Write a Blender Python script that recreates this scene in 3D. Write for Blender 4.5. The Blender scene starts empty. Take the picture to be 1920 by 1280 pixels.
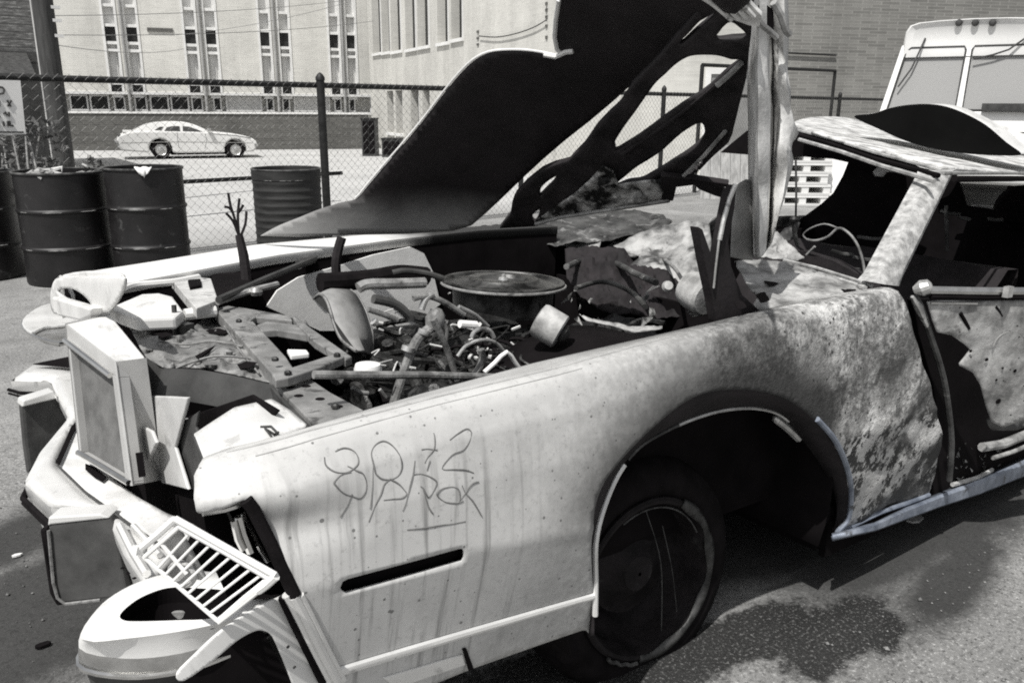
import bpy, bmesh, math, random
import numpy as np
from mathutils import Vector, Matrix, Euler
random.seed(7); np.random.seed(7)
R_ = math.radians
scene = bpy.context.scene
COL = scene.collection

# ---------------------------------------------------------------- camera, light, exposure
CAM_LOC = np.array([-1.38769, -2.06412, 1.36111])
YAW, PITCH, ROLL, FPX = 0.647112, 0.273659, 0.0067979, 1560.17   # focal length in pixels of a 1920 px wide picture
def cam_axes():
    f = np.array([math.sin(YAW)*math.cos(PITCH), math.cos(YAW)*math.cos(PITCH), -math.sin(PITCH)])
    r = np.array([math.cos(YAW), -math.sin(YAW), 0.0]); u = np.cross(r, f)
    c, s = math.cos(ROLL), math.sin(ROLL)
    return c*r+s*u, -s*r+c*u, f
CR, CU, CF = cam_axes()
cam_data = bpy.data.cameras.new('camera'); cam = bpy.data.objects.new('camera', cam_data); COL.objects.link(cam)
cam.matrix_world = Matrix(((CR[0], CU[0], -CF[0], CAM_LOC[0]), (CR[1], CU[1], -CF[1], CAM_LOC[1]),
                           (CR[2], CU[2], -CF[2], CAM_LOC[2]), (0, 0, 0, 1)))
cam_data.sensor_fit = 'HORIZONTAL'; cam_data.sensor_width = 36.0
cam_data.lens = 36.0*FPX/1920.0
cam_data.clip_start = 0.02; cam_data.clip_end = 2000
scene.camera = cam

SUN_TO = Vector((-0.46, -0.20, 0.88)).normalized()      # towards the sun
sun_el = math.asin(SUN_TO.z); sun_az = math.atan2(SUN_TO.x, SUN_TO.y)
world = bpy.data.worlds.new('World'); scene.world = world; world.use_nodes = True
wn = world.node_tree.nodes; wl = world.node_tree.links
for n in list(wn): wn.remove(n)
sky = wn.new('ShaderNodeTexSky'); sky.sky_type = 'NISHITA'; sky.sun_disc = False
sky.sun_elevation = sun_el; sky.sun_rotation = sun_az; sky.dust_density = 2.0
bw = wn.new('ShaderNodeHueSaturation'); bw.inputs['Saturation'].default_value = 0.12
bg = wn.new('ShaderNodeBackground'); bg.inputs['Strength'].default_value = 0.09
wo = wn.new('ShaderNodeOutputWorld')
wl.new(sky.outputs[0], bw.inputs['Color']); wl.new(bw.outputs[0], bg.inputs['Color']); wl.new(bg.outputs[0], wo.inputs['Surface'])
sd = bpy.data.lights.new('sun', 'SUN'); sd.energy = 3.9; sd.angle = R_(0.55); sd.color = (1.0, 0.985, 0.955)
so = bpy.data.objects.new('sun', sd); COL.objects.link(so)
so.rotation_euler = (-SUN_TO).to_track_quat('-Z', 'Y').to_euler(); so.location = (0, -4, 12)
scene.view_settings.view_transform = 'Standard'; scene.view_settings.look = 'None'
scene.view_settings.exposure = 0.30; scene.view_settings.gamma = 1.0; scene.view_settings.use_curve_mapping = False
scene.cycles.filter_width = 1.9
scene.cycles.max_bounces = 6
scene.cycles.use_denoising = False
scene.cycles.sample_clamp_indirect = 3.0

# ---------------------------------------------------------------- pixel -> point (photo is 1920 x 1280)
TA, TB = 0.0496826, -0.0103067          # the wreck stands nose-high: pitch and roll of the body on the ground
_Ry = np.array([[math.cos(TA), 0, math.sin(TA)], [0, 1, 0], [-math.sin(TA), 0, math.cos(TA)]])
_Rx = np.array([[1, 0, 0], [0, math.cos(TB), -math.sin(TB)], [0, math.sin(TB), math.cos(TB)]])
CAR = _Ry @ _Rx
def ray(px, py, car=True):
    d = (px-960)/FPX*CR-(py-640)/FPX*CU+CF
    return (CAR.T@CAM_LOC, CAR.T@d) if car else (CAM_LOC, d)
def P(ax, val, px, py, car=True):
    """point of the plane X/Y/Z = val seen at a pixel (car coordinates unless car=False)"""
    o, d = ray(px, py, car); i = 'XYZ'.index(ax); return o+d*((val-o[i])/d[i])
def PP(ax, val, pts, car=True): return [P(ax, val, x, y, car) for x, y in pts]
def PN(p0, n, px, py, car=True):
    o, d = ray(px, py, car); n = np.asarray(n, float); return o+d*(np.dot(np.asarray(p0)-o, n)/np.dot(d, n))
def PD(px, py, s):
    """world point at the depth where one metre measures s pixels"""
    o, d = ray(px, py, False); return o+d*(FPX/s)

# ---------------------------------------------------------------- mesh collecting
class MB:
    def __init__(s): s.v = []; s.f = []; s.cut = []
    def add(s, vs, fs):
        s.cut.append((len(s.v), len(s.f))); o = len(s.v); s.v += [tuple(map(float, v)) for v in vs]; s.f += [tuple(o+i for i in f) for f in fs]; return s
    def box(s, c, size, rot=None):
        m = np.array(Euler(rot).to_matrix()) if rot is not None else np.eye(3)
        h = np.array(size)/2; c = np.array(c, float)
        vs = [c+m@(h*np.array(k)) for k in [(-1,-1,-1),(1,-1,-1),(1,1,-1),(-1,1,-1),(-1,-1,1),(1,-1,1),(1,1,1),(-1,1,1)]]
        return s.add(vs, [(0,3,2,1),(4,5,6,7),(0,1,5,4),(1,2,6,5),(2,3,7,6),(3,0,4,7)])
    def tube(s, pts, r, n=8, cap=True, closed=False):
        pts = [np.array(p, float) for p in pts]; m = len(pts)
        rs = r if hasattr(r, '__len__') else [r]*m
        ref = None; rings = []
        for i, p in enumerate(pts):
            if closed: t = pts[(i+1) % m]-pts[i-1]
            else: t = pts[min(i+1, m-1)]-pts[max(i-1, 0)]
            t = t/(np.linalg.norm(t)+1e-12)
            if ref is None: ref = np.array([0, 0, 1.0]) if abs(t[2]) < .9 else np.array([1.0, 0, 0])
            a = ref-t*np.dot(ref, t); a /= np.linalg.norm(a)+1e-12; b = np.cross(t, a); ref = a
            rings.append([p+rs[i]*(math.cos(2*math.pi*k/n)*a+math.sin(2*math.pi*k/n)*b) for k in range(n)])
        vs = [v for rg in rings for v in rg]; fs = []
        for i in range(m if closed else m-1):
            j = (i+1) % m
            for k in range(n): fs.append((i*n+k, i*n+(k+1) % n, j*n+(k+1) % n, j*n+k))
        if cap and not closed: fs += [tuple(range(n-1, -1, -1)), tuple((m-1)*n+k for k in range(n))]
        return s.add(vs, fs)
    def cyl(s, a, b, r, n=24, r2=None): return s.tube([a, b], [r, r if r2 is None else r2], n)
    def lathe(s, c, prof, n=32, axis=(0, 0, 1), cap=True):
        """prof: (radius, height) along axis from c"""
        ax = np.array(axis, float); ax /= np.linalg.norm(ax)
        a = np.cross(ax, [1.0, 0, 0] if abs(ax[0]) < .9 else [0, 1.0, 0]); a /= np.linalg.norm(a); b = np.cross(ax, a)
        c = np.array(c, float); vs = []; fs = []
        for r, h in prof:
            for k in range(n):
                t = 2*math.pi*k/n; vs.append(c+ax*h+r*(math.cos(t)*a+math.sin(t)*b))
        for i in range(len(prof)-1):
            for k in range(n): fs.append((i*n+k, i*n+(k+1) % n, (i+1)*n+(k+1) % n, (i+1)*n+k))
        if cap: fs += [tuple(range(n-1, -1, -1)), tuple((len(prof)-1)*n+k for k in range(n))]
        return s.add(vs, fs)
    def prism(s, pts, off):
        """polygon (3D points) swept by the vector off"""
        n = len(pts); p = [np.array(q, float) for q in pts]; off = np.array(off, float)
        vs = p+[q+off for q in p]
        return s.add(vs, [tuple(range(n-1, -1, -1)), tuple(range(n, 2*n))]+[(i, (i+1) % n, n+(i+1) % n, n+i) for i in range(n)])
    def loft(s, rings, cap=True, closed=True):
        n = len(rings[0]); vs = [v for r in rings for v in r]; fs = []
        for i in range(len(rings)-1):
            for k in range(n if closed else n-1): fs.append((i*n+k, i*n+(k+1) % n, (i+1)*n+(k+1) % n, (i+1)*n+k))
        if cap and closed: fs += [tuple(range(n-1, -1, -1)), tuple((len(rings)-1)*n+k for k in range(n))]
        return s.add(vs, fs)
    def grid(s, G, close_u=False):
        """G[i][j] 3D points"""
        a, b = len(G), len(G[0]); vs = [p for row in G for p in row]
        return s.add(vs, [(i*b+j, i*b+j+1, (i+1)*b+j+1, (i+1)*b+j) for i in range(a-1) for j in range(b-1)])
    def build(s, name, material, parent=None, smooth=False, bevel=0, solid=0, sub=0, angle=35, sharp=True, frame=None):
        me = bpy.data.meshes.new(name)
        v = s.v if frame is None else [tuple(frame(*q)) for q in s.v]
        me.from_pydata(v, [], s.f); me.validate()
        bm = bmesh.new(); bm.from_mesh(me); bmesh.ops.recalc_face_normals(bm, faces=bm.faces); bm.to_mesh(me); bm.free()
        o = bpy.data.objects.new(name, me); COL.objects.link(o)
        if material is not None: me.materials.append(material)
        if parent is not None: o.parent = parent
        if solid: m = o.modifiers.new('thick', 'SOLIDIFY'); m.thickness = solid; m.offset = 0
        if sub: m = o.modifiers.new('sub', 'SUBSURF'); m.levels = m.render_levels = sub
        if bevel:
            m = o.modifiers.new('bev', 'BEVEL'); m.width = bevel; m.segments = 2; m.limit_method = 'ANGLE'; m.angle_limit = R_(40)
        if smooth:
            for p in me.polygons: p.use_smooth = True
            if sharp: me.set_sharp_from_angle(angle=R_(angle))
        return o
def build_each(mb, name, material, parent, **k):
    cuts = mb.cut+[(len(mb.v), len(mb.f))]; out = []
    for (v0, f0), (v1, f1) in zip(cuts, cuts[1:]):
        m = MB(); m.add(mb.v[v0:v1], [tuple(i-v0 for i in f) for f in mb.f[f0:f1]]); out.append(m.build(name, material, parent, **k))
    return out
def crom(pts, k=6, closed=False):
    """Catmull-Rom through points"""
    p = [np.array(q, float) for q in pts]; n = len(p); out = []
    for i in range(n if closed else n-1):
        a, b, c, d = (p[(i-1) % n], p[i], p[(i+1) % n], p[(i+2) % n]) if closed else (p[max(i-1, 0)], p[i], p[i+1], p[min(i+2, n-1)])
        for j in range(k):
            t = j/k; out.append(.5*((2*b)+(c-a)*t+(2*a-5*b+4*c-d)*t*t+(3*b-3*c+d-a)*t**3))
    if not closed: out.append(p[-1])
    return out
def inside(poly, X, Y):
    c = np.zeros(X.shape, bool); n = len(poly)
    for i in range(n):
        x0, y0 = poly[i]; x1, y1 = poly[(i+1) % n]
        if y0 == y1: continue
        k = ((y0 > Y) != (y1 > Y)) & (X < (x1-x0)*(Y-y0)/(y1-y0)+x0); c ^= k
    return c
def nearest(poly, x, y):
    a = np.array(poly); b = np.roll(a, -1, 0); d = b-a; L = (d**2).sum(1)+1e-15
    t = np.clip(((x-a[:, 0])*d[:, 0]+(y-a[:, 1])*d[:, 1])/L, 0, 1); q = a+d*t[:, None]
    r = (q[:, 0]-x)**2+(q[:, 1]-y)**2; i = r.argmin(); return q[i], math.sqrt(r[i])
def sheet(outline, mapf, res, holes=(), mb=None):
    """fine grid cut to a 2D outline (with holes), each (u,v) carried to 3D by mapf"""
    outline = [tuple(map(float, p[:2])) for p in outline]; A = np.array(outline)
    u0, v0 = A.min(0)-res; u1, v1 = A.max(0)+res
    nu, nv = int((u1-u0)/res)+2, int((v1-v0)/res)+2
    U, V = np.meshgrid(u0+res*np.arange(nu), v0+res*np.arange(nv), indexing='ij')
    cu, cv = U[:-1, :-1]+res/2, V[:-1, :-1]+res/2
    keep = inside(outline, cu, cv)
    for h in holes: keep &= ~inside(h, cu, cv)
    used = {}; mb = mb or MB(); vs = []; fs = []
    cnt = np.zeros((nu, nv), int)
    for i, j in zip(*np.nonzero(keep)):
        for a, b in ((i, j), (i+1, j), (i+1, j+1), (i, j+1)): cnt[a, b] += 1
    def vid(i, j):
        if (i, j) in used: return used[(i, j)]
        x, y = U[i, j], V[i, j]
        if cnt[i, j] < 4:
            q, d = nearest(outline, x, y)
            for h in holes:
                q2, d2 = nearest(h, x, y)
                if d2 < d: q, d = q2, d2
            if d < res*1.5: x, y = q
        used[(i, j)] = len(vs); vs.append(mapf(x, y)); return used[(i, j)]
    for i, j in zip(*np.nonzero(keep)): fs.append((vid(i, j), vid(i+1, j), vid(i+1, j+1), vid(i, j+1)))
    mb.add(vs, fs); return mb
def vnoise(x, y, s=1.0, seed=0):
    """smooth value noise, -1..1"""
    x, y = x*s+seed*17.3, y*s+seed*5.1; i, j = math.floor(x), math.floor(y); a, b = x-i, y-j
    a, b = a*a*(3-2*a), b*b*(3-2*b)
    h = lambda p, q: (math.sin(p*127.1+q*311.7+seed*74.7)*43758.5453) % 1.0*2-1
    return (h(i, j)*(1-a)+h(i+1, j)*a)*(1-b)+(h(i, j+1)*(1-a)+h(i+1, j+1)*a)*b
def tag(o, label=None, cat=None, group=None, kind=None):
    if label: o['label'] = label
    if cat: o['category'] = cat
    if group: o['group'] = group
    if kind: o['kind'] = kind
    return o
def empty(name, loc=(0, 0, 0), label=None, cat=None, group=None):
    o = bpy.data.objects.new(name, None); COL.objects.link(o); o.location = loc; o.empty_display_size = .2
    return tag(o, label, cat, group)

# ---------------------------------------------------------------- materials
class NT:
    """small helper for node graphs"""
    def __init__(s, name):
        s.m = bpy.data.materials.new(name); s.m.use_nodes = True; s.t = s.m.node_tree
        s.t.nodes.clear(); s.out = s.t.nodes.new('ShaderNodeOutputMaterial'); s.b = s.t.nodes.new('ShaderNodeBsdfPrincipled')
        s.t.links.new(s.b.outputs[0], s.out.inputs[0]); tc = s.t.nodes.new('ShaderNodeTexCoord'); s.obj = tc.outputs['Object']
        sp = s.t.nodes.new('ShaderNodeSeparateXYZ'); s.t.links.new(s.obj, sp.inputs[0]); s.x, s.y, s.z = sp.outputs
    def put(s, sock, v):
        if isinstance(v, bpy.types.NodeSocket): s.t.links.new(v, sock)
        else: sock.default_value = v
    def math(s, op, a, b=0.0, c=None, clamp=False):
        n = s.t.nodes.new('ShaderNodeMath'); n.operation = op; n.use_clamp = clamp; s.put(n.inputs[0], a); s.put(n.inputs[1], b)
        if c is not None: s.put(n.inputs[2], c)
        return n.outputs[0]
    def vec(s, scale, src=None):
        n = s.t.nodes.new('ShaderNodeMapping'); s.put(n.inputs['Vector'], src or s.obj); n.inputs['Scale'].default_value = scale; return n.outputs[0]
    def noise(s, scale, detail=4, rough=.55, vec=None, dist=0.0):
        n = s.t.nodes.new('ShaderNodeTexNoise'); s.put(n.inputs['Vector'], vec or s.obj); n.inputs['Scale'].default_value = scale
        n.inputs['Detail'].default_value = detail; n.inputs['Roughness'].default_value = rough; n.inputs['Distortion'].default_value = dist
        return n.outputs[0]
    def voro(s, scale, vec=None, feat='F1'):
        n = s.t.nodes.new('ShaderNodeTexVoronoi'); n.feature = feat; s.put(n.inputs['Vector'], vec or s.obj); n.inputs['Scale'].default_value = scale
        return n.outputs['Distance']
    def ramp(s, f, stops, interp='LINEAR'):
        n = s.t.nodes.new('ShaderNodeValToRGB'); s.put(n.inputs[0], f); e = n.color_ramp.elements; n.color_ramp.interpolation = interp
        while len(e) < len(stops): e.new(.5)
        for k, (p, c) in zip(e, stops):
            k.position = p; k.color = tuple(c)+(1,) if hasattr(c, '__len__') else (c, c, c, 1)
        return n.outputs[0]
    def step(s, v, a, b):
        n = s.t.nodes.new('ShaderNodeMapRange'); n.interpolation_type = 'SMOOTHSTEP'; s.put(n.inputs[0], v)
        n.inputs[1].default_value = a; n.inputs[2].default_value = b; n.inputs[3].default_value = 0; n.inputs[4].default_value = 1; return n.outputs[0]
    def mix(s, f, a, b, mode='MIX'):
        n = s.t.nodes.new('ShaderNodeMix'); n.data_type = 'RGBA'; n.blend_type = mode; s.put(n.inputs[0], f)
        for k, v in ((6, a), (7, b)):
            s.put(n.inputs[k], v if isinstance(v, bpy.types.NodeSocket) else (tuple(v)+(1,) if hasattr(v, '__len__') else (v, v, v, 1)))
        return n.outputs[2]
    def bump(s, h, strength=.3, dist=.01):
        n = s.t.nodes.new('ShaderNodeBump'); n.inputs['Strength'].default_value = strength; n.inputs['Distance'].default_value = dist
        s.put(n.inputs['Height'], h); s.t.links.new(n.outputs[0], s.b.inputs['Normal'])
    def fin(s, col=None, rough=None, metal=None, spec=None):
        if col is not None: s.put(s.b.inputs['Base Color'], col if isinstance(col, bpy.types.NodeSocket) else g3(col)+(1,))
        if rough is not None: s.put(s.b.inputs['Roughness'], rough)
        if metal is not None: s.put(s.b.inputs['Metallic'], metal)
        if spec is not None: s.put(s.b.inputs['Specular IOR Level'], spec)
        return s.m
def g3(v): return tuple(v) if hasattr(v, '__len__') else (v*1.005, v*1.0, v*.98)
def gs(v): return (v*1.08, v*.94, v*1.0)     # soot is faintly purple
def mottled(name, a, b, scale=8, rough=.6, metal=0, detail=5, bump=.15, specks=None, dirt=None, lo=.35, hi=.65, spec=.4, vec=None):
    n = NT(name); f = n.noise(scale, detail, .6, n.vec(vec) if vec else None); c = n.ramp(f, [(lo, g3(a)), (hi, g3(b))])
    if specks:
        d = n.voro(specks[0]); k = n.step(n.math('ADD', d, n.math('MULTIPLY', n.noise(specks[0]*.3, 2), .3)), specks[1], specks[1]*1.5)
        c = n.mix(k, g3(specks[2]), c)
    if dirt:
        k = n.step(n.noise(dirt[0], 6, .65, dist=.6), dirt[1], dirt[1]+.12); c = n.mix(n.math('MULTIPLY', k, dirt[3] if len(dirt) > 3 else .8), c, g3(dirt[2]))
    if bump: n.bump(n.noise(scale*6, 4), bump, .004)
    return n.fin(c, n.ramp(f, [(.3, max(rough-.1, .03)), (.7, min(rough+.1, 1))]), metal, spec)
M = {}
M['white'] = mottled('white_paint', .60, .72, 5, .35, bump=.05, specks=(34, .12, .22), dirt=(11, .56, .34, .6))
M['white_clean'] = mottled('white_metal', .74, .80, 4, .4, bump=.02)
M['chrome'] = mottled('chrome', .62, .78, 9, .16, 1.0, bump=.02, dirt=(14, .62, .22, .6))
M['chrome_dull'] = mottled('dull_chrome', .38, .6, 14, .3, .9, bump=.05)
M['bumper'] = mottled('bumper_chrome', .70, .80, 7, .30, .35, bump=.06, specks=(30, .12, .2), dirt=(13, .57, .30, .7))
M['rubber'] = mottled('black_rubber', gs(.005), gs(.011), 20, .85, bump=.15, spec=.07)
M['rubber_grey'] = mottled('dusty_rubber', .045, .085, 14, .85, bump=.12, specks=(22, .14, .03), spec=.2)
M['soot'] = mottled('soot_black', gs(.010), gs(.024), 12, .8, bump=.3, specks=(55, .07, .12), spec=.25)
M['soot_plain'] = mottled('soot_smooth', gs(.005), gs(.010), 6, .9, bump=.06, spec=.04)
M['char'] = mottled('charred_metal', .012, .10, 9, .6, .2, bump=.5, specks=(40, .09, .25), dirt=(13, .56, .26, .7))
M['ash'] = mottled('burnt_grey_metal', .10, .52, 7, .7, .1, 8, bump=.4, specks=(45, .08, .04), dirt=(16, .58, .03, .8))
M['pale_ash'] = mottled('pale_burnt_metal', .16, .52, 14, .6, .1, 8, bump=.3, specks=(50, .08, .10), dirt=(22, .60, .10, .7))
M['primer'] = mottled('grey_primer', .13, .27, 12, .5, bump=.2, specks=(28, .09, .05), dirt=(14, .53, .045, .85))
M['primer_dark'] = mottled('dark_primer', .03, .06, 12, .6, bump=.15)
M['bay'] = mottled('engine_black', .006, .02, 14, .5, .1, bump=.4, specks=(60, .06, .12), spec=.4)
M['steel'] = mottled('bare_steel', .35, .6, 22, .35, .6, bump=.15, dirt=(20, .55, .08, .7))
M['hose'] = mottled('grey_hose', .09, .26, 30, .5, bump=.3, spec=.4, dirt=(35, .55, .03, .7))
M['greasy'] = mottled('greasy_fittings', .005, .075, 26, .4, .3, bump=.4, dirt=(25, .50, .005, .85))
M['pillar'] = mottled('scorched_pillar', .22, .56, 30, .65, .05, 10, bump=.5, specks=(60, .12, .06), dirt=(36, .60, .08, .6), lo=.36, hi=.66)
M['white_dull'] = mottled('dull_white_paint', .44, .58, 8, .5, bump=.05, specks=(30, .10, .2), dirt=(9, .58, .24, .6))
M['blue_steel'] = mottled('blued_steel', (.13, .15, .19), (.30, .33, .385), 14, .5, .3, bump=.3, dirt=(13, .54, .05, .85))

# ================================================================ ground
def mat_ground():
    n = NT('ground_asphalt')
    big = n.noise(1.3, 6, .65, dist=.4); fine = n.noise(60, 4, .7); mid = n.noise(9, 5, .65)
    c = n.ramp(big, [(.32, g3(.15)), (.68, g3(.31))])
    c = n.mix(n.math('MULTIPLY', n.step(mid, .5, .72), .55), c, g3(.12))
    c = n.mix(n.math('MULTIPLY', n.step(n.noise(90, 4, .75), .52, .68), .65), c, g3(.55))
    c = n.mix(n.math('MULTIPLY', n.step(n.noise(75, 4, .75, n.vec((1, 1, 3))), .50, .36), .75), c, g3(.07))
    # lighter, dusty concrete lot beyond the fence
    far = n.step(n.math('ADD', n.y, n.math('MULTIPLY', n.x, -.11)), 5.6, 7.6)
    c = n.mix(far, c, n.ramp(n.noise(.5, 6, .6), [(.3, g3(.36)), (.7, g3(.47))]))
    def blot(cx, cy, rx, ry, a, col, k, seed, soft=.5, rot=0.0):
        ca, sa = math.cos(rot), math.sin(rot)
        dx = n.math('SUBTRACT', n.x, cx); dy = n.math('SUBTRACT', n.y, cy)
        ex = n.math('ADD', n.math('MULTIPLY', dx, ca/rx), n.math('MULTIPLY', dy, sa/rx))
        ey = n.math('ADD', n.math('MULTIPLY', dx, -sa/ry), n.math('MULTIPLY', dy, ca/ry))
        d = n.math('SQRT', n.math('ADD', n.math('MULTIPLY', ex, ex), n.math('MULTIPLY', ey, ey)))
        d = n.math('ADD', d, n.math('MULTIPLY', n.math('SUBTRACT', n.noise(a, 9, .78), .5), k))
        return n.math('SUBTRACT', 1.0, n.step(d, 1-soft/2, 1+soft/2))
    wet = None
    for spec in WET: 
        w = blot(*spec[:5], None, *spec[5:])
        wet = w if wet is None else n.math('MAXIMUM', wet, w)
    soot = None
    for spec in SOOT_SHADE:
        w = blot(*spec[:5], None, *spec[5:])
        soot = w if soot is None else n.math('MAXIMUM', soot, w)
    c = n.mix(n.math('MULTIPLY', soot, .90), c, g3(.022))  # this mask also carries the shade painted on the ground
    glint = n.math('MULTIPLY', n.step(n.noise(110, 3, .75), .54, .66), .9)
    c = n.mix(n.math('MULTIPLY', wet, .93), c, n.mix(glint, g3(.012), g3(.16)))
    n.bump(n.math('ADD', n.math('MULTIPLY', fine, .6), n.noise(220, 3, .7)), .55, .006)
    return n.fin(c, n.mix(wet, .9, .55), 0, .3)
def gz(px, py): 
    q = P('Z', 0, px, py, False); return q[0], q[1]
def spot(px, py, rx, ry, *r): x, y = gz(px, py); return (x, y, rx, ry)+r
#           px    py   rx   ry  noise k seed soft rot
WET = [spot(1560, 1190, .26, .10, 8, 1.7, 1, .35, .1), spot(1420, 1185, .24, .09, 9, 1.6, 2, .3, 0), spot(1260, 1225, .36, .10, 9, 1.4, 3, .3, -.3),
       spot(1650, 1178, .12, .06, 10, 1.7, 4, .4, .4), spot(1110, 1262, .36, .11, 9, 1.5, 5, .3, -.5)]
SOOT_SHADE = [spot(1790, 1080, .42, .10, 5, 1.3, 13, .9, .15), spot(1650, 1060, .30, .10, 6, 1.3, 14, .9, -.1), spot(1760, 960, .95, .24, 5, .9, 6, .7, .0), spot(1500, 1010, .50, .16, 5, .8, 7, .7, -.2), spot(60, 1180, .55, .30, 6, 1.1, 8, .8, .4),  # soot and stains, plus painted shade under the car and by the grille
        spot(1440, 985, .50, .30, 5, .6, 11, .5, 0), spot(120, 1090, .40, .22, 6, 1.0, 12, .8, .3), spot(30, 1010, .5, .16, 6, 1.2, 9, .9, .5), spot(330, 930, .55, .38, 5, .5, 10, .4, .0)]
def ground_z(x, y):
    t = min(max((y-.11*x-6.6)/6.0, 0), 1); return -.30*t*t*(3-2*t)+.004*vnoise(x, y, 1.7, 3)*(1-t)
xs = sorted(set([-900, -300, -120, -60]+[round(-30+.75*i, 3) for i in range(94)]+[60, 90, 160, 300, 900]))
ys = sorted(set([-900, -300, -100, -40]+[round(-12+.6*i, 3) for i in range(80)]+[45, 60, 90, 160, 300, 900]))
mb = MB(); mb.grid([[(x, y, ground_z(x, y)) for y in ys] for x in xs])
tag(mb.build('ground', mat_ground(), smooth=True, sharp=False), 'grey gritty asphalt lot with oil stains under the wreck', 'ground', kind='structure')

# ================================================================ frames for things that stand on vertical planes
class Frame:
    def __init__(s, a, b):
        a = np.array(a); b = np.array(b); u = b-a; u[2] = 0; s.U = u/np.linalg.norm(u); s.o = np.array([a[0], a[1], 0.0])
        nrm = np.array([s.U[1], -s.U[0], 0.0])
        s.N = nrm if np.dot(CAM_LOC-s.o, nrm) > 0 else -nrm
    def uz(s, px, py, d=0.0):
        q = PN(s.o+s.N*d, s.N, px, py, False); return float(np.dot(q-s.o, s.U)), float(q[2])
    def __call__(s, u, d, z): return s.o+s.U*u+s.N*d+np.array([0, 0, z])
def fbox(mb, u0, u1, d0, d1, z0, z1): return mb.box(((u0+u1)/2, (d0+d1)/2, (z0+z1)/2), (abs(u1-u0), abs(d1-d0), abs(z1-z0)))

def mat_brick(name, c1, c2, mortar, bw=.22, bh=.075, dirt=.5):
    n = NT(name); t = n.t.nodes.new('ShaderNodeTexBrick')
    v = n.t.nodes.new('ShaderNodeCombineXYZ'); n.put(v.inputs[0], n.math('ADD', n.x, n.y)); n.put(v.inputs[1], n.z)
    n.put(t.inputs['Vector'], v.outputs[0]); t.inputs['Scale'].default_value = 1.0; t.inputs['Brick Width'].default_value = bw; t.inputs['Row Height'].default_value = bh
    t.inputs['Mortar Size'].default_value = .008; t.inputs['Color1'].default_value = g3(c1)+(1,); t.inputs['Color2'].default_value = g3(c2)+(1,); t.inputs['Mortar'].default_value = g3(mortar)+(1,)
    k = n.ramp(n.noise(.35, 7, .65, dist=.5), [(.3, g3(.78)), (.7, g3(1.0))])
    s_ = n.ramp(n.noise(1.0, 5, .6, n.vec((1.2, 1.2, .12))), [(.35, g3(1-dirt*.35)), (.6, g3(1))])
    c = n.mix(1.0, n.mix(1.0, t.outputs[0], k, 'MULTIPLY'), s_, 'MULTIPLY')
    n.bump(t.outputs['Fac'], .2, .004)
    return n.fin(c, .9, 0, .2)
M['brick_pale'] = mat_brick('pale_brick', .64, .72, .74)
M['brick_wing'] = mat_brick('painted_brick', .60, .67, .66)
M['brick_grey'] = mat_brick('grey_brick', .19, .27, .30)
M['brick_dark'] = mat_brick('dark_brick', .10, .14, .16)
M['trim'] = mottled('white_trim', .66, .76, 3, .7, bump=.05)
M['blind'] = mottled('pale_glass_panel', .56, .66, 2, .4, bump=.05)
M['glass_dark'] = mottled('dark_window_glass', .018, .04, 3, .45, bump=.0, spec=.2)
M['pipe_dark'] = mottled('dark_galvanised_pipe', .014, .03, 15, .55, .3, bump=.1)
M['wood_pole'] = mottled('creosoted_pole', .025, .07, 5, .85, bump=.4, vec=(6, 6, .5))

# ---------------------------------------------------------------- school building
FS = Frame(PD(205, 65, 48), PD(630, 80, 43.9))
def U(px, y=65, F=FS): return F.uz(px, y)[0]
sch = empty('school_building', FS(0, 0, 0), 'pale brick school building with paired tall window strips behind the low dark wall', 'building')
sch_inv = lambda u, d, z: FS.U*u+FS.N*d+np.array([0, 0, z])
ZB = -.4
holes = []; strips = []
for a, b in ((192, 222), (233, 262), (342, 371), (381, 409), (483, 509), (519, 545), (613, 638), (645, 669)):
    strips.append((U(a), U(b)))
zt = 12.0
zsq = (FS.uz(400, 82)[1], FS.uz(400, 58)[1]); zs2 = (FS.uz(400, 180)[1], FS.uz(400, 163)[1]); zbase = (FS.uz(400, 207)[1], FS.uz(400, 182)[1])
mb = MB(); u0, u1 = U(-160), U(692)
edges = [u0]+[e for s_ in strips for e in s_]+[u1]
for i in range(0, len(edges), 2): fbox(mb, edges[i], edges[i+1], -.5, 0, zbase[1]+.06, zt)
fbox(mb, u0, u1, -.5, -.02, ZB, zbase[0]-.05); fbox(mb, u0, u1, -.55, -.35, zbase[0]-.05, zbase[1]+.06)
mb.build('wall', M['brick_pale'], sch, frame=sch_inv)
mb = MB(); fbox(mb, u0, u1, -6, -.56, ZB, zt); mb.build('wall_core', M['brick_pale'], sch, frame=sch_inv)
mb = MB(); fbox(mb, u0, u1, -.34, .05, zbase[0]-.16, zbase[0]-.05); fbox(mb, u0, u1, -.34, .05, zbase[1]+.06-.0, zbase[1]+.16) 
mb.build('ledge', M['trim'], sch, frame=sch_inv)
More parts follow.
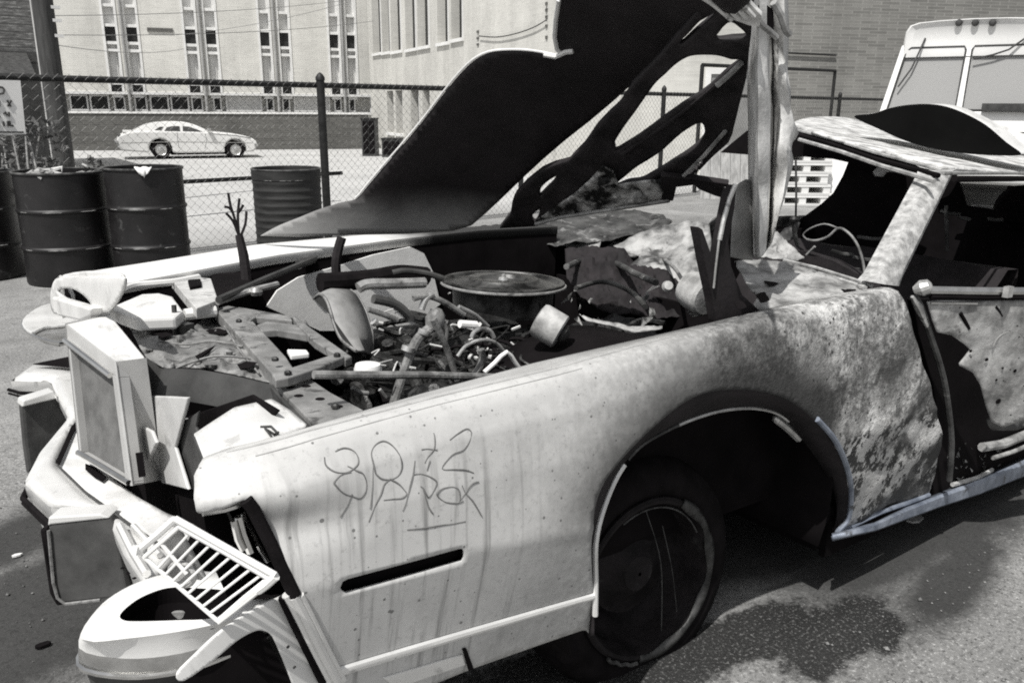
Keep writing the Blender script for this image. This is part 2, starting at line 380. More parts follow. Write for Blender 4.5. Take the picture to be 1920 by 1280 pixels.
for (a, b) in strips:
    w = b-a; t = .09*w/.6
    mb = MB(); fbox(mb, a+.002, a+.09, -.30, .03, zbase[1]+.17, zt); fbox(mb, b-.09, b-.002, -.30, .03, zbase[1]+.17, zt)
    for z in (zsq[0]-.14, zsq[1]+.02, zs2[1]+.03, zs2[0]-.10, zsq[1]+.75, zsq[0]-.42, 7.6, 10.2): fbox(mb, a+.09, b-.09, -.30, -.02, z, z+.11)
    win = mb.build('window', M['trim'], sch, frame=sch_inv)
    mb = MB()
    for z0, z1 in ((zsq[0], zsq[1]), zs2): fbox(mb, a+.095, b-.095, -.20, -.14, z0-.02, z1+.02)
    build_each(mb, 'pane', M['glass_dark'], win, frame=sch_inv)
    mb = MB(); fbox(mb, a+.091, b-.091, -.32, -.24, zbase[1]+.17, zt); 
    for k in (1, 2): fbox(mb, a+w*k/3-.012, a+w*k/3+.012, -.24, -.20, zs2[1]+.2, zsq[0]-.15)
    mb.build('glass_panel', M['blind'], win, frame=sch_inv)
for pa, pb in ((130, 165), (168, 205), (213, 235), (252, 276), (281, 317), (320, 355), (359, 381), (400, 416), (424, 492), (500, 515), (530, 545), (552, 620), (628, 642), (655, 668)):
    a, b = U(pa, 195), U(pb, 195)
    mb = MB(); fbox(mb, a, b, -.28, -.16, zbase[0]-.04, zbase[0]+.03); fbox(mb, a, b, -.28, -.16, zbase[1]-.02, zbase[1]+.05)
    for u in (a, b-.06): fbox(mb, u, u+.06, -.28, -.16, zbase[0]+.03, zbase[1]-.02)
    fr = mb.build('basement_window', M['trim'], sch, frame=sch_inv)
    mb = MB(); fbox(mb, a+.05, b-.05, -.30, -.22, zbase[0], zbase[1]); mb.build('pane', M['glass_dark'] if pb-pa < 60 else M['blind'], fr, frame=sch_inv)
for p in (230, 376, 514, 641):
    mb = MB(); mb.tube([(U(p), .09, ZB+.8), (U(p), .09, zt)], .055, 8); mb.build('downpipe', mottled('grey_downpipe', .26, .34, 4, .7), sch, frame=sch_inv)
mb = MB(); fbox(mb, U(276, 57), U(324, 57), .0, .05, FS.uz(300, 60)[1], FS.uz(300, 53)[1]); mb.build('wall_vent', M['brick_dark'], sch, frame=sch_inv)

# wing with tall slit windows, coming towards the camera
FW = Frame(PD(692, 100, 45), PD(1046, 100, 79))
win_ = empty('school_wing', FW(0, 0, 0), 'pale painted brick wing with tall narrow windows behind the open hood', 'building')
finv = lambda u, d, z: FW.U*u+FW.N*d+np.array([0, 0, z])
uW = lambda px, y=50: FW.uz(px, y)[0]
ops = []
for a, b, yb in ((698, 715, 100), (716, 731, 98), (733, 753, 96), (760, 781, 92), (783, 806, 87), (820, 842, 80), (846, 869, 73)): ops.append((uW(a), uW(b), FW.uz((a+b)/2, yb)[1], 7.2))
lows = [(uW(a, 200), uW(b, 200)) for a, b in ((726, 738), (742, 755), (770, 786), (792, 806))]
zl0, zl1 = FW.uz(745, 250)[1], FW.uz(745, 170)[1]
mb = MB(); uend = uW(1046); zmid = min(o[2] for o in ops)
us = [0.0]+[e for o in ops for e in o[:2]]+[uend]
for i in range(0, len(us), 2): fbox(mb, us[i], us[i+1], -.4, 0, zmid, 11)
for o in ops:
    fbox(mb, o[0], o[1], -.4, 0, o[3], 11)
    if o[2] > zmid+.01: fbox(mb, o[0], o[1], -.4, 0, zmid, o[2])
us = [0.0]+[e for o in lows for e in o]+[uend]
for i in range(0, len(us), 2): fbox(mb, us[i], us[i+1], -.4, 0, ZB, zmid-.0005)
for o in lows: fbox(mb, o[0], o[1], -.4, 0, zl1, zmid-.0005); fbox(mb, o[0], o[1], -.4, 0, ZB, zl0)
mb.build('wall', M['brick_wing'], win_, frame=finv)
mb = MB(); fbox(mb, .01, uend, -7, -.41, ZB, 11); mb.build('wall_core', M['brick_wing'], win_, frame=finv)
for o in ops+[(a, b, zl0, zl1) for a, b in lows]:
    mb = MB(); w = o[1]-o[0]; fbox(mb, o[0]-.03, o[1]+.03, 0.002, .07, o[2]-.1, o[2]); sill = mb.build('window', M['trim'], win_, frame=finv)
    mb = MB(); fbox(mb, o[0], o[0]+w*.62, -.34, -.28, o[2], o[3]); mb.build('pane', M['glass_dark'], sill, frame=finv)
    mb = MB(); fbox(mb, o[0]+w*.62, o[1], -.30, -.10, o[2], o[3]); mb.build('blind', M['blind'], sill, frame=finv)
mb = MB()
for y in (8, 20, 33, 50, 71): u, z = FW.uz(1025, y); fbox(mb, u-.03, u+.06, .001, .03, z-.03, z+.04)
for y in (60, 72, 84): u, z = FW.uz(896, y); fbox(mb, u-.04, u+.1, .001, .03, z-.03, z+.03)
build_each(mb, 'wall_bracket', M['brick_dark'], win_, frame=finv)
def on(F, px, py, d): u, z = F.uz(px, py, d); return F(u, d, z)
mb = MB(); mb.tube(crom([on(FW, x, y, .06) for x, y in ((898, 68), (930, 70), (965, 64), (1000, 52), (1024, 38))], 5), .014, 6)
tag(mb.build('wall_cable', M['pipe_dark']), 'dark cable sagging across the pale wing wall above the hood', 'cable')

# pale wall and grey brick building behind the fence
FG = Frame(PD(1040, 100, 80), PD(1920, 120, 72))
def wall_building(name, p0, p1, d, mat, label, top, extra=None):
    r = empty(name, FG(0, 0, 0), label, 'building'); fi = lambda u, dd, z: FG.U*u+FG.N*dd+np.array([0, 0, z])
    mb = MB(); fbox(mb, FG.uz(p0, 150, d)[0], FG.uz(p1, 150, d)[0], d-5, d, -.4, top); mb.build('wall', mat, r, frame=fi)
    return r, fi
pw, fi = wall_building('painted_building', 1046, 1450, 0, M['brick_wing'], 'pale painted wall with a white framed doorway seen through the hood frame', 11)
mb = MB()
ua, ub = FG.uz(1322, 150)[0], FG.uz(1412, 150)[0]; za = FG.uz(1340, 128)[1]
fbox(mb, ua, ua+.12, .001, .08, -.3, za); fbox(mb, ua+.12, ub, .001, .08, za-.14, za); fr = mb.build('door_frame', M['trim'], pw, frame=fi)
mb = MB(); fbox(mb, ua+.121, ub, .001, .04, -.3, za-.141); mb.build('door', mottled('grey_door', .2, .26, 3, .6), fr, frame=fi)
gb, fi = wall_building('brick_building', 1450, 2500, .35, M['brick_grey'], 'plain grey brick wall rising behind the white van', 12)
mb = MB(); u0_, z0_ = FG.uz(1400, 96, .36); u1_, z1_ = FG.uz(1566, 104, .36); mb.tube([(u0_, .40, z0_), (u1_, .40, z1_)], .022, 6); mb.build('wall_pipe', M['pipe_dark'], gb, frame=fi)

# low dark wall before the school
FL = Frame(PD(140, 275, 50), PD(690, 277, 46))
mb = MB(); a, z1_ = FL.uz(20, 212); b, _ = FL.uz(690, 214); fbox(mb, a, b, -.3, 0, -.4, z1_); fi = lambda u, d, z: FL(u, d, z)-FL(0, 0, 0)
lw = empty('low_wall', FL(0, 0, 0), 'low dark brick wall along the far edge of the lot', 'wall'); mb.build('brickwork', M['brick_dark'], lw, frame=fi)
mb = MB(); fbox(mb, a, b, -.34, .04, z1_, z1_+.06); mb.build('coping', M['trim'], lw, frame=fi)

# dark cabinets at the foot of the wing
def cabinet(px0, px1, ytop, ybot, s, label):
    F = Frame(PD(px0, ybot, s), PD(px1, ybot, s)); r = empty('metal_cabinet', F(0, 0, 0), label, 'cabinet', 'dark cabinets by the wing'); fi = lambda u, d, z: F(u, d, z)-F(0, 0, 0)
    a, b = F.uz(px0, ybot)[0], F.uz(px1, ybot)[0]; z1 = F.uz(px0, ytop)[1]
    mb = MB(); fbox(mb, a, b, -.6, 0, -.4, z1); mb.build('cabinet_body', M['primer_dark'], r, frame=fi, bevel=.01)
    mb = MB(); fbox(mb, a-.02, b+.02, -.62, .03, z1, z1+.05); mb.build('lid', M['pipe_dark'], r, frame=fi)
    mb = MB(); fbox(mb, a+.05, (a+b)/2-.01, .001, .02, -.2, z1-.06); fbox(mb, (a+b)/2+.01, b-.05, .001, .02, -.2, z1-.06); mb.build('door', M['soot_plain'], r, frame=fi)
cabinet(679, 706, 224, 285, 54, 'tall dark metal cabinet at the corner of the pale wing')
cabinet(716, 752, 262, 284, 55, 'low dark metal box beside the hood edge')

# house behind the pole
FH = Frame(PD(-200, 100, 80), PD(62, 100, 74))
hs = empty('shingled_house', FH(0, 0, 0), 'grey shingle sided house wall cut off by the picture edge', 'house'); fi = lambda u, d, z: FH(u, d, z)-FH(0, 0, 0)
def mat_shingle():
    n = NT('grey_shingle'); w = n.math('FRACT', n.math('MULTIPLY', n.z, 5.5)); row = n.step(w, .0, .25)
    c = n.ramp(n.noise(5, 5, .7, n.vec((1.2, 1.2, 5))), [(.36, g3(.07)), (.55, g3(.16)), (.70, g3(.42))]); c = n.mix(n.math('SUBTRACT', 1.0, row), c, g3(.04)); n.bump(w, .6, .02)
    return n.fin(c, .85)
mb = MB(); ua, ub = FH.uz(-200, 60)[0], FH.uz(64, 60)[0]; fbox(mb, ua, ub, -4, 0, -.3, 4.4); mb.build('wall', mat_shingle(), hs, frame=fi)
zr = FH.uz(20, 103)[1]
mb = MB(); mb.prism([(ua, 0.002, zr+.08), (ub, .002, zr+.08), (ub, .002, zr-.1), (ua, .002, zr-.1)], (0, .16, 0))
mb.prism([(ua, .16, zr+.05), (ua, .16, zr-.02), (ua, 1.25, zr-.55), (ua, 1.25, zr-.48)], (ub-ua-.25, 0, 0)); mb.build('porch_roof', M['primer_dark'], hs, frame=fi)
mb = MB(); fbox(mb, ua, ub-.05, .003, .05, -.3, zr-.2); mb.build('dark_siding', mottled('dark_siding', .04, .09, 4, .8), hs, frame=fi)

# utility pole, pale pole, overhead wires
pb = PD(118, 290, 150); up = empty('utility_pole', (pb[0], pb[1], 0), 'dark wooden utility pole rising behind the fence and oil drums', 'pole')
mb = MB(); mb.tube([(0, 0, -.3), (0, 0, 3), (0, 0, 8.5)], [.125, .118, .10], 14); mb.build('pole', M['wood_pole'], up, smooth=True)
for y in (22, 45, 72):
    q = PD(96+y*.1, y, 150); mb = MB(); mb.box((.12, -.07, q[2]), (.10, .06, .035)); mb.build('step_bracket', M['trim'], up)
pb2 = PD(86, 170, 120); mb = MB(); mb.tube([(pb2[0], pb2[1], -.3), (pb2[0], pb2[1], 9)], .055, 10)
tag(mb.build('pale_pole', mottled('weathered_pale_pole', .34, .46, 5, .8), smooth=True), 'thin pale pole standing close beside the dark utility pole', 'pole')
for i, (pa, pc, lab) in enumerate((((97, 66), (700, 40), 'lowest thin wire running from the pole across the school'), ((95, 30), (700, -6), 'thin overhead wire crossing the second window pairs'),
                                   ((330, 66), (655, 4), 'thin wire rising steeply to the roof corner'), ((100, 84), (345, 92), 'short wire level with the school windows'))):
    a, b = PD(*pa, 110 if i != 2 else 60), PD(*pc, 62); sag = .12
    mb = MB(); mb.tube([a+(b-a)*t-np.array([0, 0, sag*4*t*(1-t)]) for t in np.linspace(0, 1, 12)], .007, 5)
    tag(mb.build('overhead_wire', M['hose']), lab, 'wire', 'overhead wires')

# ---------------------------------------------------------------- chain-link fence
FF = Frame(PD(0, 145, 236), PD(1650, 187, 88))
ZT = FF.uz(600, 157)[1]; ZT0 = FF.uz(0, 145)[1]; ZT1 = FF.uz(1650, 187)[1]
fen = empty('chain_link_fence', FF(0, 0, 0), 'galvanised chain link fence with dark pipe rails behind the drums', 'fence'); fi = lambda u, d, z: FF(u, d, z)-FF(0, 0, 0)
uL, uR = FF.uz(-230, 150)[0], FF.uz(1860, 190)[0]; u1650 = FF.uz(1650, 187)[0]
ztop = lambda u: ZT0+(ZT1-ZT0)*u/u1650
mb = MB(); mb.tube([(uL, 0, ztop(uL)), (uR, 0, ztop(uR))], .028, 10); mb.build('top_rail', M['pipe_dark'], fen, smooth=True, frame=fi)
zm = FF.uz(400, 338)[1]; mb = MB(); mb.tube([(uL, 0, zm), (FF.uz(640, 300)[0], 0, zm)], .020, 8); mb.build('mid_rail', M['pipe_dark'], fen, smooth=True, frame=fi)
upost = FF.uz(597, 170)[0]; step_p = 3.0
for u in (upost-3.05, upost, upost+2.9, upost+5.9, FF.uz(1570, 190)[0], FF.uz(1570, 190)[0]+3):
    mb = MB(); r = .042 if abs(u-upost) < .01 else .034
    mb.tube([(u, .045, -.2), (u, .045, ztop(u)+.05)], r, 12); mb.lathe((u, .045, ztop(u)+.05), [(r*1.15, 0), (r*1.1, .03), (r*.6, .06), (.005, .075)], 12); mb.build('post', M['pipe_dark'], fen, smooth=True, frame=fi)
mb = MB(); pit = .042; nrow = int((ZT-.04)/pit)
for w in range(int((uR-uL)/pit)):
    u0_ = uL+w*pit; zz = ztop(u0_)+.038; pts = []
    for i in range(nrow+2):
        z = zz-i*pit
        if z < .02: break
        right = (i+w) % 2 == 0
        pts.append((u0_+(pit*1.04 if right else -pit*.04), .030+(.003 if right else -.003), z))
    mb.tube(pts, .0019, 3, cap=False)
M['wire'] = mottled('galvanised_wire', .07, .13, 8, .5, .3, bump=0)
tag(mb.build('chain_mesh', M['wire'], fen, frame=fi), kind=None)

# tall pipe gate frame standing at the fence
a, za = FF.uz(1317, 122, -.3); b, zb = FF.uz(1566, 133, -.3); z0 = -.1
gt = empty('pipe_gate', FF(a, -.3, 0), 'tall dark pipe gate frame before the doorway', 'gate'); fi2 = lambda u, d, z: FF(u, d, z)-FF(a, -.3, 0)
mb = MB(); mb.tube([(a, -.3, za), (b, -.3, zb)], .030, 8); mb.build('top_bar', M['pipe_dark'], gt, frame=fi2, smooth=True)
for u, z in ((a, za), (b, zb)):
    mb = MB(); mb.tube([(u, -.3, z0), (u, -.3, z-.0)], .034, 8); mb.build('post', M['pipe_dark'], gt, frame=fi2, smooth=True)

# white notice on the fence
FN = Frame(FF(FF.uz(-60, 200)[0], .10, 0), FF(FF.uz(45, 200)[0], .10, 0))
sg = empty('fence_sign', FN(0, 0, 0), 'white notice with dark hand lettering wired to the fence, cut by the picture edge', 'sign'); fi = lambda u, d, z: FN(u, d, z)-FN(0, 0, 0)
ua, zt_ = FN.uz(-95, 148); ub, zb_ = FN.uz(46, 252)
mb = MB(); mb.prism([(ua, 0, zb_), (ub+.01, 0, zb_), (FN.uz(38, 150)[0], 0, zt_), (ua, 0, zt_)], (0, -.012, 0)); mb.build('board', M['white_clean'], sg, frame=fi)
mb = MB()
def stroke(pts, r=.008): mb.tube([(FN.uz(x, y)[0], .003, FN.uz(x, y)[1]) for x, y in pts], r, 5)
stroke([(-6, 163), (4, 164), (8, 168), (6, 175), (-6, 177)]); stroke([(-20, 163), (-20, 177)]); stroke([(-34, 163), (-40, 170), (-34, 177), (-28, 170), (-34, 163)])
stroke([(13, 188), (20, 200)]); stroke([(21, 188), (14, 199)]); stroke([(-2, 188), (-2, 200)]); stroke([(-16, 188), (-10, 200), (-4, 188)])
stroke([(6, 214), (10, 210), (13, 217)]); stroke([(16, 210), (17, 219)]); stroke([(-6, 210), (-6, 219), (0, 219)]); stroke([(-20, 210), (-14, 214), (-20, 219)])
stroke([(6, 228), (7, 237)]); stroke([(14, 227), (15, 237)]); stroke([(18, 227), (19, 236), (25, 236)]); stroke([(-8, 228), (-2, 232), (-8, 237)]); stroke([(-24, 228), (-20, 237), (-15, 228)])
stroke([(-95, 247), (44, 248)], .006)
mb.build('lettering', M['primer_dark'], sg, frame=fi)

# shrubs and bare stems between the pole and the sign
def shrub(px, s, h, w, nl, label, mat):
    b = PD(px, 300, s); r = empty('shrub', (b[0], b[1], 0), label, 'shrub', 'shrubs behind the fence')
    mb = MB(); rnd = random.Random(int(px*7))
    for k in range(7):
        x, y = rnd.uniform(-w, w)*.5, rnd.uniform(-.2, .2); q = [(x*.5, y*.5, 0)]
        for t in (.3, .6, 1): q.append((x*(.5+.5*t)+rnd.uniform(-.05, .05), y+rnd.uniform(-.05, .05), h*t*rnd.uniform(.85, 1)))
        mb.tube(crom(q, 3), [.018*(1-.06*i) for i in range(10)], 5)
    mb.build('stem', mottled('pale_bark', .26, .42, 12, .8), r)
    mb = MB()
    for k in range(nl):
        a = rnd.uniform(0, 2*math.pi); rr = w*math.sqrt(rnd.random()); z = h*rnd.uniform(.05, 1.05); c = np.array([rr*math.cos(a), .35*rr*math.sin(a), z])
        if vnoise(c[0]*4+c[1], c[2]*4, 1, 5) < -.1: continue
        d = np.array([rnd.gauss(0, 1) for _ in range(3)]); d /= np.linalg.norm(d); e = np.cross(d, [rnd.gauss(0, 1) for _ in range(3)]); e /= np.linalg.norm(e)+1e-9; L = rnd.uniform(.025, .05)
        mb.add([c-d*L, c+e*L*.5, c+d*L, c-e*L*.5], [(0, 1, 2, 3)])
    mb.build('foliage', mat, r)
M['leaf'] = mottled('shrub_leaf', .05, .13, 9, .6, bump=0)
shrub(60, 190, 1.15, .34, 900, 'pale stemmed shrub just beside the white notice', M['leaf'])
shrub(120, 180, .80, .36, 1500, 'dense dark shrub at the foot of the utility pole', M['leaf'])
shrub(-20, 185, .95, .4, 900, 'dark shrub behind the white notice at the picture edge', M['leaf'])

# ---------------------------------------------------------------- oil drums
def drum(px, py, s, dia, label, kind, rot=0.0):
    q = PD(px, py, s); H = q[2]; R = dia/2
    r = empty('oil_drum', (q[0], q[1], 0), label, 'drum', 'drums along the fence'); r.rotation_euler.z = rot
    prof = [(R*.97, .004), (R, .012), (R, .03)]
    if kind == 'ribbed':
        n = 11
        for i in range(n):
            z = .05+(H-.15)*i/n; dz = (H-.15)/n; prof += [(R*.985, z), (R*.985, z+dz*.55), (R, z+dz*.7), (R, z+dz*.9)]
        prof += [(R*.99, H-.09), (R*1.01, H-.085), (R*1.01, H)]
    else:
        for f in (1/3, 2/3): z = H*f; prof += [(R*.985, z-.03), (R*.99, z-.018), (R*1.025, z-.006), (R*1.025, z+.006), (R*.99, z+.018), (R*.985, z+.03)]
        prof += [(R*.985, H-.02), (R*1.012, H-.012), (R*1.012, H)]
    prof += [(R*.96, H), (R*.96, H-.05), (R*.955, H-.35), (.01, H-.36)]
    mb = MB(); mb.lathe((0, 0, 0), prof, 48); mb.build('drum_body', DR[kind], r, smooth=True)
    mb = MB(); mb.tube([(R*1.0*math.cos(t), R*1.0*math.sin(t), H) for t in np.linspace(0, 2*math.pi, 49)[:-1]], .008, 6, closed=True); mb.build('rim', DR['rim'], r, smooth=True)
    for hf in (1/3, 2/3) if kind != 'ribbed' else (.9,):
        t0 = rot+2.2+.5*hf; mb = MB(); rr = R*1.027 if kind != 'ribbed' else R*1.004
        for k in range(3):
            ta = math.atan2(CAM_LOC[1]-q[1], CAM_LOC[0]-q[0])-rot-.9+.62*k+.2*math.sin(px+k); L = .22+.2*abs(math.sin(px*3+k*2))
            mb.tube([(rr*math.cos(t), rr*math.sin(t), H*hf) for t in np.linspace(ta, ta+L, 6)], [.001, .003, .0035, .002, .003, .001], 5)  # scratches and painted highlights on the camera-facing arc of each hoop
        build_each(mb, 'hoop_wear_glint', DR['wear_glint'], r)
    if kind == 'rubbish':
        mb = MB(); rnd = random.Random(3)
        for k in range(26):
            a = rnd.uniform(0, 6.28); rr = R*.8*math.sqrt(rnd.random()); mb.box((rr*math.cos(a), rr*math.sin(a), H-.03+rnd.uniform(-.05, .035)), (rnd.uniform(.05, .16), rnd.uniform(.03, .1), .015), (rnd.uniform(-.6, .6), rnd.uniform(-.6, .6), rnd.uniform(0, 3)))
        mb.build('rubbish', mottled('paper_rubbish', .03, .6, 9, .8), r)
    return r, H, R
DR = {'plain': mottled('black_drum_paint', gs(.003), gs(.008), 5, .5, bump=.15, specks=(20, .06, .2), dirt=(9, .60, .07, .7), spec=.5),
      'ribbed': mottled('dark_fibre_drum', .012, .032, 6, .7, bump=.2, specks=(30, .07, .12), vec=(1, 1, 6)), 'wear_glint': mottled('bare_hoop_metal_glint', .12, .34, 30, .5), 'rim': mottled('worn_drum_rim', .03, .16, 12, .5, .4)}
DR['rubbish'] = DR['plain']
drum(-62, 322, 236, .62, 'black oil drum cut off by the picture edge', 'plain')
drum(111, 321, 240, .66, 'wide black oil drum heaped with pale rubbish', 'rubbish', .4)
d2, H2, R2 = drum(268, 314, 240, .58, 'black oil drum with a white rag over its rim', 'plain', 1.2)
drum(536, 316, 215, .585, 'dark ribbed drum beside the fence post', 'ribbed')
mb = MB(); dv = np.array([CAM_LOC[0]-d2.location.x, CAM_LOC[1]-d2.location.y]); dv /= np.linalg.norm(dv); sv = np.array([-dv[1], dv[0]])
c = np.array([d2.location.x, d2.location.y])+dv*R2
G = []
for i in range(7):
    row = []
    for j, (o, z) in enumerate(((-.10, .012), (-.04, .018), (.012, .014), (.022, -.03), (.020, -.055))):
        w = (.06 if j < 3 else .05-.02*(j-2))*(i-3)/3; q = c+dv*o+sv*w; row.append((q[0], q[1], H2+z+.006*math.sin(i*2+j)+(.02*abs(i-3)/3 if j == 4 else 0)))
    G.append(row)
mb.grid(G); tag(mb.build('rag', M['white_clean'], smooth=True, solid=.004, sharp=False), 'small white rag hanging over the drum rim', 'rag')

# ---------------------------------------------------------------- parked fastback car in the far lot
FC = Frame(PD(219, 283, 60), PD(480, 283, 56.3))
pc = empty('parked_car', FC(0, 0, 0), 'small white fastback coupe parked side on beyond the fence', 'car'); fi = lambda u, d, z: FC(u, d, z)-FC(0, 0, 0)
cp = lambda l: [FC.uz(x, y) for x, y in l]
body = crom(cp([(221, 276), (219, 268), (221, 257), (232, 251), (250, 247), (300, 246), (350, 247), (398, 248), (425, 250), (455, 254), (474, 260), (482, 268), (480, 279), (474, 284), (466, 285)]), 3)
wc = [FC.uz(302, 281), FC.uz(442, 281)]; rw = .29
low = cp([(466, 285)])[0]
def arch(c, r, n=9): return [(c[0]+r*math.cos(t), c[1]+r*math.sin(t)) for t in np.linspace(-.25, math.pi+.25, n)]
zb = FC.uz(350, 287)[1]
out = [tuple(p) for p in body]+arch(wc[1], rw+.06)+[(wc[1][0]-.45, zb), (wc[0][0]+.45, zb)]+arch(wc[0], rw+.06)+[FC.uz(228, 283)]
def cmap(u, z, side): # tumblehome
    return (u, -.06*max(0, z-.35)**2*3 if side == 0 else -1.62+.06*max(0, z-.35)**2*3, z)
W_ = 1.62
rings = []
for d, s_ in ((-.06, .985), (0, 1.0), (-.02, 1.0), (-W_+.02, 1.0), (-W_, 1.0), (-W_+.06, .985)): pass
mb = MB(); mb.prism([(u, 0, z) for u, z in out], (0, -W_, 0)); bd = mb.build('body', mottled('white_car_paint', .62, .70, 2, .25, bump=0), pc, frame=fi, bevel=.05)
roof = cp([(245, 249), (262, 240), (278, 233), (300, 229.5), (325, 228.5), (350, 230), (370, 236), (398, 249)]); roof = crom(roof, 4)
ins = lambda z: .20*max(0.0, (z-roof[0][1]))/.45
ringA = [(p[0], -.03-ins(p[1]), p[1]) for p in roof]; ringB = [(p[0], -W_+.03+ins(p[1]), p[1]) for p in roof]
mb = MB(); mb.loft([ringA, ringB], cap=True, closed=True); mb.build('roof', bd.data.materials[0], pc, frame=fi, bevel=.03)
for wp in ([(308, 246), (313, 239), (325, 236.5), (337, 237), (338, 246)], [(343, 246), (343, 237), (356, 238), (372, 244), (380, 247)], [(290, 244), (300, 238), (307, 238), (303, 244)]):
    q = cp(wp); mb = MB(); mb.prism([(u, -.03-ins(z)+.004, z) for u, z in q], (0, .008, 0)); mb.build('window', mottled('car_glass', .03, .08, 3, .15, bump=0), pc, frame=fi)
for c in wc:
    mb = MB(); mb.lathe((c[0], -.02, c[1]), [(rw*.62, -.02), (rw*.72, .015), (rw*.95, .01), (rw, -.03), (rw, -.17), (rw*.6, -.19)], 28, axis=(0, 1, 0)); wh = mb.build('wheel', M['rubber'], pc, frame=fi, smooth=True)
    mb = MB(); mb.lathe((c[0], .0, c[1]), [(rw*.60, -.02), (rw*.60, .004), (rw*.5, -.02), (rw*.22, .0), (rw*.18, .02), (.005, .022)], 20, axis=(0, 1, 0)); mb.build('rim', M['steel'], wh, frame=fi, smooth=True)
mb = MB(); fbox(mb, wc[0][0]+.3, wc[1][0]-.3, -1.3, -.1, zb-.06, zb+.05); mb.build('underbody', M['soot_plain'], pc, frame=fi)
mb = MB(); a, z = FC.uz(478, 271); fbox(mb, a-.02, a+.09, -W_-.02, .02, z-.08, z+.03); a, z = FC.uz(220, 266); fbox(mb, a-.08, a+.03, -W_-.02, .02, z-.06, z+.04); mb.build('bumper', M['chrome_dull'], pc, frame=fi, bevel=.02)
for nm, l, r_ in (('door_gap', [(333, 249), (333, 262), (336, 278)], .006), ('door_gap', [(384, 250), (388, 262), (384, 279)], .006), ('side_trim', [(228, 268), (330, 266), (472, 268)], .010), ('hood_gap', [(398, 251), (440, 254), (470, 259)], .010)):
    mb = MB(); mb.tube([(FC.uz(x, y)[0], .0, FC.uz(x, y)[1]) for x, y in l], r_, 5); mb.build(nm, M['primer_dark'] if nm != 'side_trim' else M['chrome_dull'], pc, frame=fi)
mb = MB(); u, z = FC.uz(226, 259); fbox(mb, u-.07, u+.02, -W_+.05, -.02, z-.09, z+.09); mb.build('tail_lamp', M['primer_dark'], pc, frame=fi)
mb = MB(); u, z = FC.uz(240, 249); fbox(mb, u-.16, u+.18, -W_+.08, -.08, z, z+.05); mb.build('tail_spoiler', bd.data.materials[0], pc, frame=fi, bevel=.02)
mb = MB(); u, z = FC.uz(392, 247); fbox(mb, u-.06, u+.06, .0, .14, z, z+.1); mb.build('wing_mirror', M['chrome_dull'], pc, frame=fi, bevel=.02)
for c, dd in ((wc[0], -W_+.02), (wc[1], -W_+.02)):
    mb = MB(); mb.lathe((c[0], dd, c[1]), [(rw*.9, 0), (rw, .03), (rw, .17), (rw*.6, .19)], 24, axis=(0, 1, 0)); mb.build('wheel', M['rubber'], pc, frame=fi, smooth=True)

# ---------------------------------------------------------------- white step van
FV = Frame(PD(1640, 200, 130), PD(2000, 205, 145)); van = empty('step_van', FV(0, 0, 0), 'white step van with a big split windscreen parked behind the wreck', 'van'); fi = lambda u, d, z: FV(u, d, z)-FV(0, 0, 0)
vz = lambda x, y, d=0.0: FV.uz(x, y, d)
uc = vz(1807, 140)[0]; uLb = vz(1652, 205)[0]; uLt = vz(1690, 72)[0]; zt_, zs_ = vz(1820, 32)[1], vz(1690, 72)[1]
M['van'] = mottled('white_van_paint', .72, .80, 1.5, .35, bump=.02, dirt=(3, .62, .5, .35))
zwb, zwt = vz(1700, 208)[1], vz(1700, 86)[1]; sl = .22        # windscreen base, top, set-back of the top
half_t, half_b = uc-uLt, uc-uLb
def vsec(d, shrink=0.0, ht=None):   # cross-section of roof end-on
    out = []
    for u, z in ((-1, .0), (-1, .45), (-.985, .72), (-.93, .88), (-.8, .95), (-.5, .985), (0, 1), (.5, .985), (.8, .95), (.93, .88), (.985, .72), (1, .45), (1, 0)):
        out.append((uc+u*(half_t-shrink), d, zs_-.25+(zt_-shrink*.5-zs_+.25)*z))
    return out
mb = MB(); mb.loft([vsec(-.21, .10), vsec(-.17, .03), vsec(-.23, .0), vsec(-5.5, .0)]); mb.build('roof', M['van'], van, frame=fi, smooth=True, angle=50)
mb = MB()
def scr(u_rel, t, d=0.0):   # point on sloping front: t 0 base .. 1 top
    return (uc+u_rel*(half_b+(half_t-half_b)*t), -sl*t*1.0+d, zwb+(zwt-zwb)*t)
ff = [scr(-1, -.25), scr(-1, 1.0), scr(1, 1.0), scr(1, -.25)]
def pane(u0_, u1_): return [scr(u0_, .02), scr(u0_, .93), scr(u0_+(.06 if u0_ < 0 else .03), .98), scr(u1_-(.03 if u0_ < 0 else .06), .98), scr(u1_, .93), scr(u1_, .02)]
def frame_bar(a, b, w, dd=.03): mb.prism([np.array(a)-np.array([w, 0, 0]), np.array(b)-np.array([w, 0, 0]), np.array(b)+np.array([w, 0, 0]), np.array(a)+np.array([w, 0, 0])], (0, -.08, 0))
frame_bar(scr(-.97, -.3), scr(-.975, 1.02), .045); frame_bar(scr(.97, -.3), scr(.975, 1.02), .045); frame_bar(scr(0.0, -.3), scr(0.0, 1.02), .055)
a, b = scr(-1, .99), scr(1, .99); mb.prism([a, b, (b[0], b[1]-.02, zs_+.02), (a[0], a[1]-.02, zs_+.02)], (0, -.1, 0))
mb.prism([scr(-1, -.3), scr(1, -.3), scr(1, .0), scr(-1, .0)], (0, -.1, 0)); mb.build('windscreen_frame', M['van'], van, frame=fi, bevel=.012)
